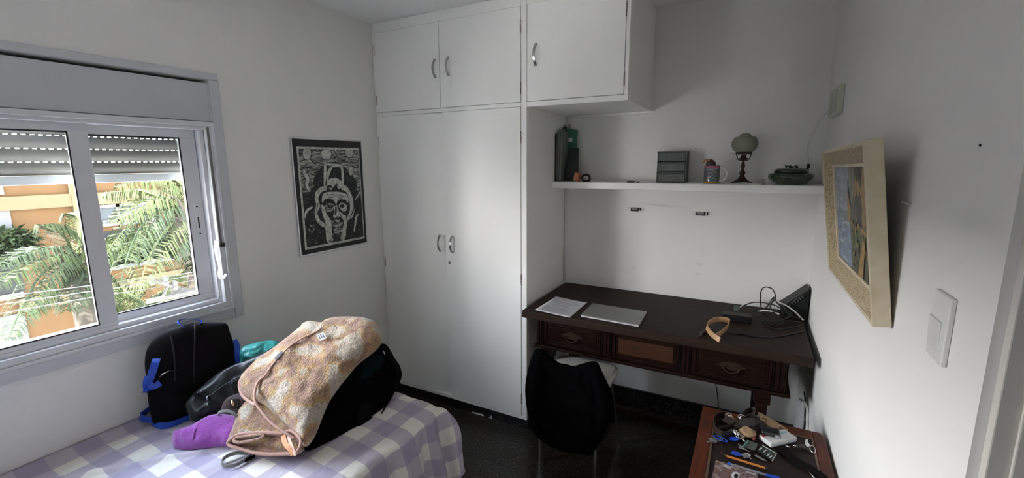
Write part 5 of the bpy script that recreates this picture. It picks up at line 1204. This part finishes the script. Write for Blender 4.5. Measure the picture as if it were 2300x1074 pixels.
b.slab([A4[0] - dw * .0004 + dl * L4 * .05 + V((0, 0, .003)), A4[0] - dw * .0004 + dl * L4 * .95 + V((0, 0, .003)), A4[0] - dw * .0004 + dl * L4 * .95 + V((0, 0, .007)), A4[0] - dw * .0004 + dl * L4 * .05 + V((0, 0, .007))], -dw, .0002)
b.build('pale_blue_print', mat('pale_blue_print', (.38, .55, .66), rough=.5), mb_)
# key fob resting on the box edge
kf = thing('car_key_fob', 'black car key fob leaning on the far edge of white box', 'key fob', T(1060, 500, .02))
ck = T(1058, 500, .030); ka = V((.97, .10, .0)).normalized()
MB().obox(ck, (ka, V((-ka.y, ka.x, .25)), (0, -.25, 1)), (.030, .018, .0085)).build('fob_body', mat('gloss_black', (.010, .012, .013), rough=.15, coat=.6), kf, bevel=.006, seg=3)
MB().obox(ck + V((.022, -.018, -.002)), (ka, V((-ka.y, ka.x, .25)), (0, -.25, 1)), (.009, .0015, .005)).build('metal_edge', M['silver'], kf, bevel=.001)
def keyring(name, lab, cx, cy, r, h=.003, m='chrome'):
    th = thing(name, lab, 'keys', T(cx, cy)); c_ = T(cx, cy, h)
    MB().tube([c_ + V((r * math.cos(t), r * math.sin(t) * .9, .002 * math.sin(t * 2))) for t in [2 * math.pi * i / 24 for i in range(24)]], .0014, 6, closed=True).build('ring', M[m], th, smooth=True); return th
def key(th, cx, cy, ang, L=.045, h=.004, m='steel'):
    c_ = T(cx, cy, h); a = V((math.cos(ang), math.sin(ang), 0)); b_ = V((-a.y, a.x, 0)); k = MB()
    k.slab([c_ + a * (.010 * math.cos(t)) + b_ * (.011 * math.sin(t)) for t in [2 * math.pi * i / 16 for i in range(16)]], (0, 0, 1), .0022)
    pr = [(.008, .0035), (L, .0035), (L + .002, 0), (L - .003, -.0035), (L - .007, -.001), (L - .011, -.0035), (L - .016, -.0012), (L - .020, -.0035), (.008, -.0035)]
    k.slab([c_ + a * x + b_ * y for x, y in pr], (0, 0, 1), .0018)
    return k.build('key', M[m], th, bevel=.0003)
k1 = keyring('key_bunch', 'small bunch of keys with thin blue ring at left of the table', 420, 590, .009)
key(k1, 380, 600, math.radians(-115), .028); key(k1, 350, 615, math.radians(-140), .026, .007); key(k1, 330, 600, math.radians(175), .012, .010)
MB().tube(cr_spline([T(350, 550, .014), T(430, 560, .014), T(515, 610, .008), T(500, 625, .006), T(430, 600, .008), T(370, 570, .012)], 30, True), .0018, 8, closed=True).build('blue_ring', M['blue_web'], k1, smooth=True)
MB().tube(cr_spline([T(430, 640, .003), T(455, 700, .003), T(440, 760, .003), T(500, 790, .003)], 16), .0014, 6).build('chain', M['bronze'], k1, smooth=True)
k2 = keyring('key_bunch', 'key bunch with blue disc tag and metal whistle before the belts', 660, 560, .011, .010)
c_ = T(600, 585, .008)
MB().slab([c_ + V((.017 * math.cos(t), .013 * math.sin(t) - .002, .004 * math.cos(t))) for t in [2 * math.pi * i / 24 for i in range(24)]], (.3, -.5, 1), .003).build('blue_disc', M['blue_web'], k2, bevel=.0008)
MB().tube([T(560, 490, .016), T(620, 510, .018), T(640, 540, .016)], [.009, .010, .006], 12).build('metal_whistle', M['chrome'], k2, smooth=40)
key(k2, 690, 575, math.radians(-60), .022, .010, 'chrome'); key(k2, 640, 520, math.radians(-30), .026, .016, 'chrome')
MB().tube(cr_spline([T(820, 540, .008), T(850, 560, .012), T(845, 600, .008)], 12), .004, 8).build('red_fob', mat('dull_red', (.35, .08, .06), rough=.5), k2, smooth=True)
k3 = keyring('key_bunch', 'keys with oval blue tag next to the pencil', 760, 710, .012, .006)
c_ = T(635, 778, .003)
MB().slab([c_ + V((.017 * math.cos(t), .010 * math.sin(t), 0)) for t in [2 * math.pi * i / 24 for i in range(24)]], (0, 0, 1), .0035).build('blue_tag', M['blue_web'], k3, bevel=.001)
key(k3, 700, 700, math.radians(120), .020, .004); key(k3, 765, 790, math.radians(-60), .020, .004, 'chrome'); key(k3, 740, 800, math.radians(-100), .014, .006)
MB().slab([T(880, 790, .003), T(990, 850, .003), T(1010, 870, .003), T(960, 860, .003), T(850, 800, .003)], (0, 0, 1), .002).build('key', M['steel'], k3)
gl_ = thing('grey_key_case', 'grey plastic case with teal end piece in the middle of the table', 'case', T(790, 660))
MB().hexa([T(700, 690, .001), T(770, 610, .001), T(900, 660, .001), T(860, 745, .001)], [T(705, 675, .014), T(772, 600, .014), T(902, 650, .012), T(862, 732, .012)]).build('case_body', mat('grey_case', (.085, .10, .095), rough=.4), gl_, bevel=.003)
MB().hexa([T(700, 680, .015), T(765, 602, .015), T(792, 612, .015), T(722, 690, .015)], [T(700, 680, .0165), T(765, 602, .0165), T(792, 612, .0165), T(722, 690, .0165)]).build('teal_end', mat('dull_teal', (.07, .22, .18), rough=.4), gl_)
cs = thing('remote_key_sleeve', 'clear-edged black remote in a transparent sleeve below the white box', 'remote', T(1000, 780))
MB().hexa([T(880, 735, .001), T(950, 670, .001), T(1135, 775, .001), T(1075, 865, .001)], [T(882, 728, .011), T(952, 664, .011), T(1132, 768, .009), T(1073, 858, .009)]).build('remote_body', mat('dark_remote', (.022, .030, .032), rough=.25), cs, bevel=.003)
b = MB()
b.tube([T(1075, 862, .0105), T(1132, 772, .0105), T(955, 668, .0125)], .0013, 6)
for (x, y) in ((930, 715), (985, 745), (1030, 790), (1060, 815)): b.slab([T(x - 22, y, .0115), T(x + 12, y - 22, .0115), T(x + 24, y - 12, .0115), T(x - 8, y + 12, .0115)], (0, 0, 1), .0008)
b.build('highlight_edge', mat('pale_edge', (.45, .48, .44), rough=.3), cs)
pn_ = thing('pencil', 'orange pencil lying diagonally across the side table', 'pencil', T(770, 880))
a, b_ = T(510, 800, .0045), T(990, 950, .0045); e_ = T(1038, 965, .0045)
MB().tube([a, b_], .0038, 6).build('pencil_body', mat('orange_lacquer', (.55, .20, .04), rough=.3), pn_)
MB().tube([b_, e_], .0042, 10).build('pencil_cap', M['dark_leather'], pn_, smooth=40)
MB().tube([T(470, 780, .0045), a], [.0012, .0038], 8).build('pencil_tip', M['bronze'], pn_, smooth=40)
pe = thing('ballpoint_pen', 'clear ballpoint pen with blue cap in front of the pencil', 'pen', T(800, 970))
a, b_, c_, e_ = T(525, 885, .0085), T(560, 900, .0085), T(1000, 1035, .0085), T(1170, 1080, .0085)
MB().tube([a, b_], .0042, 10).build('end_plug', M['blue_web'], pe, smooth=40)
MB().tube([b_, c_], .0038, 6).build('barrel', M['clear'], pe)
MB().tube([b_, c_], .0016, 6).build('ink_tube', M['blue_web'], pe)
MB().tube([c_, e_], [.0042, .0050], 12).build('cap', M['blue_web'], pe, smooth=40)
cd = thing('printed_card', 'glossy printed card with faded photo at the near table edge', 'card', T(600, 1000))
MB().slab([T(375, 860, .001), T(905, 1010, .001), T(860, 1250, .001), T(310, 1140, .001)], (0, 0, 1), .0025).build('card', ramp_mat('faded_photo', [(.25, (.03, .02, .03)), (.42, (.22, .12, .10)), (.5, (.10, .07, .09)), (.6, (.36, .26, .22)), (.7, (.08, .05, .05))], scale=55, rough=.25), cd)
b = MB(); rnd = random.Random(5)
for r in range(3):
    x = 470 + 3 * r; b.slab([T(x, 902 + r * 11, .0037), T(x + 130 - r * 20, 938 + r * 11, .0037), T(x + 130 - r * 20, 943 + r * 11, .0037), T(x, 907 + r * 11, .0037)], (0, 0, 1), .0002)
for r in range(2): b.slab([T(740 + r * 4, 985 + r * 12, .0037), T(865, 1020 + r * 12, .0037), T(865, 1025 + r * 12, .0037), T(740 + r * 4, 990 + r * 12, .0037)], (0, 0, 1), .0002)
b.build('printed_lines', M['tag_white'], cd)
b = MB()
b.slab([T(620 + 50 * math.cos(t), 1045 + 48 * math.sin(t), .0037) for t in [2 * math.pi * i / 20 for i in range(20)]], (0, 0, 1), .0002)
b.build('white_shape', M['tag_white'], cd)
MB().slab([T(628 + 26 * math.cos(t), 1050 + 28 * math.sin(t), .0040) for t in [2 * math.pi * i / 16 for i in range(16)]], (0, 0, 1), .0002).build('dark_shape', M['black_plastic'], cd)
bs = thing('black_strap', 'wide black strap with metal bar running off the near right table side', 'strap', T(1450, 900))
MB().ribbon(cr_spline([T(x, y, h) for x, y, h in ((1200, 700, .006), (1290, 800, .004), (1400, 880, .004), (1530, 950, .004), (1650, 1030, .004), (1760, 1120, .004))], 30), (.6, .75, 0), .036, .004).build('strap', M['black_cloth'], bs, smooth=50)
MB().tube([T(1510, 975, .009), T(1610, 1085, .009)], .0016, 6).build('metal_bar', M['chrome'], bs, smooth=True)
MB().ribbon(cr_spline([T(x, y, h) for x, y, h in ((1330, 680, .005), (1420, 680, .010), (1500, 690, .008), (1560, 740, .004))], 16), (.3, 1, 0), .020, .003).build('strap', M['dark_leather'], bs, smooth=50)
oc_ = thing('metal_clasp', 'small silver swivel clasp lying near the right table border', 'clasp', T(1530, 660))
b = MB()
b.slab([T(x, y, .010) for x, y in ((1480, 610), (1500, 592), (1520, 600), (1525, 640), (1545, 670), (1535, 690), (1505, 690), (1480, 660))], (0, 0, 1), .0022)
b.build('clasp_plate', M['chrome'], oc_, bevel=.0006)
MB().tube(cr_spline([T(1540, 690, .012), T(1550, 730, .012), T(1590, 762, .010), T(1612, 750, .010), T(1600, 700, .012), T(1575, 672, .012), T(1550, 680, .012)], 24), .0017, 8).build('clasp_hook', M['chrome'], oc_, smooth=True)
for (x0, y0, x1, y1, n_) in ((1240, 670, 1300, 695, 'left'), (1335, 668, 1372, 676, 'right')):
    tag(MB().tube([T(x0, y0, .006 if n_ == 'left' else .010), T(x1, y1, .006 if n_ == 'left' else .012)], .0022, 8).build('metal_link', M['chrome'], smooth=True), 'tiny silver metal link poking out from under white box, %s one' % n_, 'link')

# cables hanging in the corner behind the table
def hang(px, y0, y1, r, m, lab):
    k = len(px); pts = [P(u, v, 1, y0 + (y1 - y0) * i / (k - 1)) for i, (u, v) in enumerate(px)]
    for p in pts: p.x = min(p.x, XR - r - .001)
    pts.append(V((pts[-1].x, pts[-1].y, .010)))
    tag(MB().tube(cr_spline(pts, 40), r, 8).build('hanging_cable', M[m], smooth=True), lab, 'cable')
hang([(1797, 897), (1808, 905), (1822, 925), (1831, 950), (1835, 975)], 2.35, 2.25, .0055, 'white_cable', 'pale cable curving down to the floor behind the side table')
hang([(1806, 880), (1822, 905), (1834, 935), (1840, 972)], 2.45, 2.35, .003, 'black_rubber', 'thin dark cable hanging beside the pale one near the right wall')
hang([(1605, 856), (1610, 875), (1613, 905), (1616, 935)], 2.74, 2.74, .0025, 'black_rubber', 'thin dark cable hanging on the back wall below the desk')

# ------------------------------------------------------------------ outside: street, facade, palms, wires
XF = -17.0
tag(MB().box(-60, XW - 3, -80, 80, -9.2, -9.0).build('street_ground', mat('pale_bounce_ground', (.45, .44, .42), rough=.9)), kind='structure')  # unseen street, coloured pale to bounce light up to the ceiling
FA = thing('apartment_building', 'orange apartment building with cream bands and white windows across the street', 'building', (XF, 3, -9))
def fz(u, v): return P(u, v, 0, XF).z
def fyy(u, v): return P(u, v, 0, XF).y
ORG = mat('orange_render', (0.02664, 0.01591, 0.00777), rough=.9, var=.06, vscale=1.2)
YEL = mat('cream_yellow_render', (0.0296, 0.0259, 0.01554), rough=.9, var=.05, vscale=1.5)
WHF = mat('white_window_frame', (0.03212, 0.03303, 0.03441), rough=.5)
GLF = mat('pale_window_glass', (0.01606, 0.01927, 0.02065), rough=.2)
GRF = mat('grey_recess', (0.008258, 0.008717, 0.009176), rough=.8)
yA, yB = -19, 60
MB().box(XF - 6, XF, yA, yB, -9, 1.65).build('facade', ORG, FA)
bands = [(fz(60, 440), fz(60, 470)), (fz(130, 655), fz(130, 684)), (fz(20, 556), fz(20, 588))]
b = MB()
H1 = bands[0][0] - bands[0][1]
b.box(XF, XF + .12, yA, yB, bands[0][1], bands[0][0]).box(XF, XF + .12, fyy(40, 680), yB, bands[1][1], bands[1][0])
b.build('cream_band', YEL, FA)
MB().box(XF, XF + .10, yA, fyy(45, 570), bands[2][1], bands[2][0]).build('cream_band', YEL, FA)
MB().box(XF, XF + .15, fyy(155, 430), fyy(172, 430), -9, 1.65).build('pilaster', YEL, FA)
MB().box(XF, XF + .15, fyy(430, 500), fyy(448, 500), -9, 1.65).build('pilaster', YEL, FA)
def fwin(y0, y1, z0, z1, panes=2, slope=False, nm='window'):
    o = MB(); w = .09
    o.box(XF, XF + .07, y0, y1, z0, z0 + w).box(XF, XF + .07, y0, y1, z1 - w, z1)
    for i in range(panes + 1):
        yy = y0 + (y1 - y0 - w) * i / panes; o.box(XF, XF + .07, yy, yy + w, z0, z1)
    o.box(XF, XF + .14, y0 - .1, y1 + .1, z0 - .09, z0)
    o = o.build(nm, WHF, FA); MB().box(XF, XF + .02, y0, y1, z0, z1).build('pane', GLF, o)
    return o
fwin(fyy(212, 458), fyy(345, 450), fz(250, 500), fz(250, 459), 3)
o = MB().box(XF, XF + .06, yA, fyy(27, 510), fz(14, 552), fz(14, 473)).build('white_shutter_panel', mat('bright_white_panel', (0.03212, 0.03303, 0.03441), rough=.6), FA)
o = MB().box(XF, XF + .06, yA, fyy(6, 425), fz(6, 437), fz(6, 404) + .4).build('white_shutter_panel', mat('bright_white_panel', (0.03212, 0.03303, 0.03441), rough=.6), FA)
MB().box(XF - .3, XF + .05, yA, fyy(52, 640), fz(20, 663), fz(20, 592)).build('window_recess', GRF, FA)
MB().box(XF, XF + .10, yA, fyy(52, 660), fz(20, 672), fz(20, 660)).build('window_ledge', WHF, FA)
MB().box(XF, XF + .08, yA, fyy(60, 740), fz(20, 790), fz(20, 708)).build('white_shutter_panel', mat('white_roller_panel', (0.02982, 0.03028, 0.03028), rough=.6), FA)
# planted balcony behind the palm, right leaf
zb_ = fz(230, 596)
MB().box(XF, XF + .35, fyy(190, 596), fyy(430, 575), zb_ - .14, zb_).build('balcony_edge', WHF, FA)
MB().box(XF - .1, XF + .02, fyy(190, 596), fyy(430, 575), zb_, fz(230, 520)).build('balcony_recess', GRF, FA)
MB().box(XF, XF + .5, fyy(240, 660), fyy(300, 660), fz(260, 672), fz(260, 655)).build('grey_awning', GRF, FA)
LEAF = [mat('palm_leaf', (0.01184, 0.01665, 0.00703), rough=.5, var=.3, vscale=3), mat('palm_leaf_light', (0.02072, 0.02664, 0.0111), rough=.5, var=.25, vscale=3), mat('palm_leaf_blue', (0.01332, 0.0185, 0.01036), rough=.5, var=.3, vscale=3)]
TRK = mat('pale_palm_trunk', (0.01835, 0.01652, 0.01376), rough=.9, var=.2, vscale=6)
rl = random.Random(23)
def frond(px, X, dx, Lf, droop, mi, mb, n=46):
    k = len(px); pts = cr_spline([P(u, v, 0, X + dx * i / (k - 1)) for i, (u, v) in enumerate(px)], n)
    mb.tube(pts, [.022 * (1 - .8 * i / len(pts)) for i in range(len(pts))], 5)
    K = len(pts)
    for i in range(3, K):
        a = i / K; tg = (pts[min(i + 1, K - 1)] - pts[i - 1]).normalized()
        side = tg.cross(V((0, 0, 1)));
        if side.length < .1: side = V((1, 0, 0))
        side.normalize()
        ll = Lf * (math.sin(math.pi * min(1, a * .9 + .12)) ** .6) * (.8 + .4 * rl.random())
        for s_ in (-1, 1):
            for rep in (0, 1):
                d0 = (side * s_ * (.9 + .3 * rl.random()) + tg * (.5 + .3 * rl.random()) + V((0, 0, .25 - .3 * rl.random()))).normalized()
                p0 = pts[i].lerp(pts[i - 1], rl.random()); w = .0065 + .006 * rl.random(); p1 = p0 + d0 * ll * .45; d1 = (d0 * (1 - droop) + V((0, 0, -1)) * droop).normalized(); p2 = p1 + d1 * ll * .55
                wv = d0.cross(V((rl.random() - .5, rl.random() - .5, 1))).normalized() * w
                mb.add([p0 - wv * .5, p0 + wv * .5, p1 + wv, p1 - wv, p2], [(0, 1, 2, 3), (3, 2, 4)])
def palm(lab, base_px, X, fronds, mi, Lf, nr):
    th = thing('palm_tree', lab, 'tree', (X, P(*base_px, 0, X).y, -9))
    c_ = P(*base_px, 0, X)
    MB().tube([V((c_.x, c_.y, -9)), V((c_.x + .1, c_.y + .1, -4)), c_], [.24, .19, .15], 12).build('trunk', TRK, th, smooth=True)
    for px, dx, droop, m_i in fronds:
        mb = MB(); frond(px, X, dx, Lf, droop, m_i, mb); mb.build('frond', LEAF[m_i], th, fix=False)
palm('palm tree with drooping fronds seen through the left window leaf', (172, 592), -8.5, [
    ([(170, 590), (150, 540), (120, 512), (95, 505)], .6, .75, 0),
    ([(170, 590), (180, 530), (175, 490), (150, 480)], -.4, .7, 1),
    ([(170, 592), (130, 560), (80, 560), (30, 575), (-10, 600)], .8, .7, 2),
    ([(170, 592), (130, 575), (70, 590), (20, 615), (-20, 650)], 1.2, .7, 0),
    ([(170, 594), (135, 590), (90, 620), (60, 670), (35, 720), (18, 765)], 1.4, .65, 2),
    ([(170, 594), (150, 600), (110, 640), (80, 680), (60, 710)], .4, .65, 0),
    ([(172, 594), (185, 620), (165, 660), (150, 700)], .9, .65, 2),
    ([(172, 592), (200, 560), (230, 545), (262, 560)], .3, .7, 1),
    ([(172, 594), (205, 600), (240, 630), (262, 670)], .3, .7, 1),
    ], 0, .36, 4)
palm('palm tree with a pale trunk seen through the right window leaf', (425, 500), -8.0, [
    ([(420, 490), (380, 455), (330, 450), (290, 470), (250, 500)], .7, .75, 1),
    ([(420, 492), (385, 470), (345, 480), (310, 520), (285, 580), (270, 640)], 1.0, .65, 2),
    ([(420, 490), (370, 465), (310, 490), (260, 540), (225, 600)], .3, .7, 0),
    ([(420, 495), (390, 500), (355, 540), (330, 590), (315, 640)], 1.3, .65, 1),
    ([(420, 490), (400, 440), (360, 412), (310, 408), (260, 420)], .4, .8, 1),
    ([(420, 490), (420, 440), (400, 410), (370, 395)], -.3, .8, 1),
    ([(420, 488), (440, 440), (470, 410), (500, 405)], .2, .8, 1),
    ([(420, 495), (400, 520), (380, 560), (372, 600)], .8, .6, 2),
    ([(420, 490), (350, 440), (280, 430), (225, 445)], -.9, .8, 1),
    ([(420, 492), (440, 540), (445, 580), (440, 610)], .4, .6, 0),
    ([(420, 492), (350, 500), (300, 550), (240, 590)], -.8, .7, 0)], 1, .44, 5)
palm('low palm clump at the lower corner of the right window leaf', (300, 760), -9.5, [
    ([(300, 740), (275, 690), (250, 660), (225, 650)], .5, .5, 1),
    ([(300, 740), (300, 680), (310, 650), (330, 635)], .3, .5, 1),
    ([(300, 740), (330, 690), (370, 660), (400, 650)], .4, .5, 0),
    ([(300, 740), (260, 700), (230, 690), (200, 700)], .2, .6, 1),
    ([(300, 740), (290, 700), (280, 670), (270, 645)], -.4, .5, 1),
    ([(300, 740), (340, 710), (390, 690), (430, 690)], .2, .5, 1),
    ([(300, 740), (320, 700), (350, 680), (390, 640)], -.5, .5, 0)], 1, .55, 4)
palm('leafy palm growing near the wires at right of the window', (440, 690), -9.0, [
    ([(440, 680), (420, 640), (400, 625), (375, 622)], .4, .5, 1),
    ([(440, 680), (445, 640), (440, 620), (425, 610)], .2, .5, 1),
    ([(440, 680), (460, 650), (490, 640), (520, 650)], .3, .5, 0),
    ([(440, 682), (400, 670), (360, 690), (330, 700)], .3, .6, 1)], 1, .45, 4)
# dry hanging frond sheath
p0, p1, p2 = P(395, 500, 0, -7.7), P(402, 545, 0, -7.7), P(418, 575, 0, -7.7)
tag(MB().tube(cr_spline([P(385, 440, 0, -7.7), P(402, 455, 0, -7.7), P(410, 480, 0, -7.7), p0 + V((0, .05, 0)), p0.lerp(p1, .5), p1, p2], 30), [.03] * 10 + [.05 + .07 * math.sin(math.pi * i / 21) for i in range(21)], 8).build('dry_palm_sheath', TRK, smooth=True), 'pale dry palm sheath hanging from the palm in the right window leaf', 'palm sheath')
# street pole cross arm and wires
up_ = thing('utility_pole', 'street utility pole with insulators and slanting cross arm outside the window', 'pole', (-7.0, P(372, 650, 0, -7.0).y, -9))
def pw(u, v, X=-7.0): return P(u, v, 0, X)
MB().tube([V((-7.2, pw(372, 650).y + .25, -9)), V((-7.2, pw(372, 650).y + .25, pw(372, 665).z)),], .11, 12).build('pole', mat('concrete_pole', (0.02065, 0.02019, 0.01835), rough=.9), up_, smooth=40)
MB().tube([pw(338, 628), pw(398, 647)], .025, 8).tube([pw(330, 678), pw(445, 652)], .035, 8).tube([pw(360, 680), pw(378, 640)], .02, 8).build('cross_arm', mat('pale_cross_arm', (0.02368, 0.02368, 0.0222), rough=.8), up_, smooth=40)
for (u, v) in ((341, 630), (371, 632), (392, 642)):
    MB().lathe([(.03, -.06), (.045, -.02), (.03, .0), (.045, .03), (.02, .07)], pw(u, v), 12).build('insulator', mat('insulator_white', (0.0259, 0.0259, 0.0259), rough=.3), up_, smooth=40)
for i, (u0, v0, u1, v1, u2, v2) in enumerate(((-40, 672, 200, 642, 345, 626), (-40, 690, 200, 655, 371, 630), (-40, 712, 200, 669, 392, 638))):
    a, m2, c_ = pw(u0, v0, -7.2), pw(u1, v1, -7.1), pw(u2, v2)
    pts = cr_spline([a, m2, c_, c_ + (c_ - m2) * 2 + V((0, 0, .1))], 24)
    tag(MB().tube(pts, .0055, 6).build('power_line', mat('bright_wire', (0.0259, 0.0259, 0.0259), rough=.5), smooth=True), ['uppermost of the three pale power lines crossing outside the window', 'middle one of the three pale power lines crossing outside the window', 'lowest of the three pale power lines crossing outside the window'][i], 'power line', 'power lines outside')
# balcony plants on the facade
for i, (u0, u1, v, h_) in enumerate(((-20, 45, 592, 32), (-10, 60, 556, 36), (190, 330, 596, 70), (345, 425, 573, 45))):
    mb = MB(); ya, yb2 = fyy(u0, v), fyy(u1, v); z0 = fz((u0 + u1) / 2, v); hh = fz((u0 + u1) / 2, v - h_) - z0
    for k_ in range(420):
        y = ya + (yb2 - ya) * rl.random(); p0 = V((XF + .1 + .35 * rl.random(), y, z0 + hh * .7 * rl.random() - (.0))); d_ = V((rl.random() - .2, rl.random() - .5, .7 * rl.random())).normalized() * (.25 + .3 * rl.random())
        wv = d_.cross(V((rl.random(), rl.random(), 1))).normalized() * .045
        mb.add([p0 - wv * .5, p0 + wv * .5, p0 + d_ * .6 + wv, p0 + d_ * .6 - wv, p0 + d_ + V((0, 0, -.1))], [(0, 1, 2, 3), (3, 2, 4)])
    tag(mb.build('balcony_plant', mat('dull_leaf', (0.004588, 0.007341, 0.003212), rough=.6, var=.4, vscale=4), fix=False), ['green plants over the grey recess at the far left of the facade', 'trailing plants on the cream ledge at the far left of the facade', 'dense plants on the planted balcony behind the palm fronds', 'dark plants on the balcony right of the palm crown'][i], 'plant')

for m_x in D.materials:      # low specular outdoors keeps sky reflection from whitening the surfaces
    if m_x.name.split('.')[0] in ('orange_render', 'cream_yellow_render', 'white_window_frame', 'grey_recess', 'palm_leaf', 'palm_leaf_light', 'palm_leaf_blue', 'pale_palm_trunk', 'dull_leaf', 'concrete_pole', 'pale_cross_arm', 'insulator_white', 'bright_wire', 'white_roller_panel', 'bright_white_panel', 'pale_window_glass'):
        m_x.node_tree.nodes['Principled BSDF'].inputs['Specular IOR Level'].default_value = .02
# ------------------------------------------------------------------ light
w = D.worlds.new('sky'); sc.world = w; w.use_nodes = True
nt = w.node_tree; bg = nt.nodes['Background']
tcw = nt.nodes.new('ShaderNodeTexCoord'); sxy = nt.nodes.new('ShaderNodeSeparateXYZ'); nt.links.new(tcw.outputs['Generated'], sxy.inputs[0])
crw = nt.nodes.new('ShaderNodeValToRGB'); e = crw.color_ramp.elements
e[0].position = .0; e[0].color = (1, .98, .96, 1); e[1].position = .7; e[1].color = (.36, .44, .56, 1); k_ = e.new(.32); k_.color = (.82, .86, .92, 1)
nt.links.new(sxy.outputs[2], crw.inputs[0]); nt.links.new(crw.outputs[0], bg.inputs['Color'])
bg.inputs['Strength'].default_value = 21.0
su = D.lights.new('bounce_sun', 'SUN'); su.energy = 70; su.angle = math.radians(2); su.color = (1, .95, .88)  # added sun along the street, so the ground bounces light indoors
so__ = D.objects.new('bounce_sun', su); COL.objects.link(so__); so__.rotation_euler = V((-.02, .62, -.78)).to_track_quat('-Z', 'Y').to_euler()
pl_ = D.lights.new('window_portal', 'AREA'); pl_.shape = 'RECTANGLE'; pl_.size = WY1 - WY0; pl_.size_y = TZ - WZ0; pl_.cycles.is_portal = True
po_ = D.objects.new('window_portal', pl_); COL.objects.link(po_)
po_.location = (XW - .19, (WY0 + WY1) / 2, (TZ + WZ0) / 2)
po_.rotation_euler = (math.radians(90), 0, math.radians(-90))

# ------------------------------------------------------------------ camera and view
cd_ = D.cameras.new('camera'); cam = D.objects.new('camera', cd_); COL.objects.link(cam)
cd_.sensor_width = 36; cd_.sensor_fit = 'HORIZONTAL'; cd_.lens = 36 * F / 2300; cd_.clip_start = .02; cd_.clip_end = 300
cam.matrix_world = Matrix.Translation(CAM) @ ROT.to_4x4()
sc.camera = cam
vs_ = sc.view_settings; vs_.view_transform = 'Standard'; vs_.look = 'None'; vs_.gamma = 1; vs_.use_curve_mapping = False
vs_.exposure = 1.25
sc.cycles.max_bounces = 10; sc.cycles.diffuse_bounces = 6; sc.cycles.transparent_max_bounces = 16
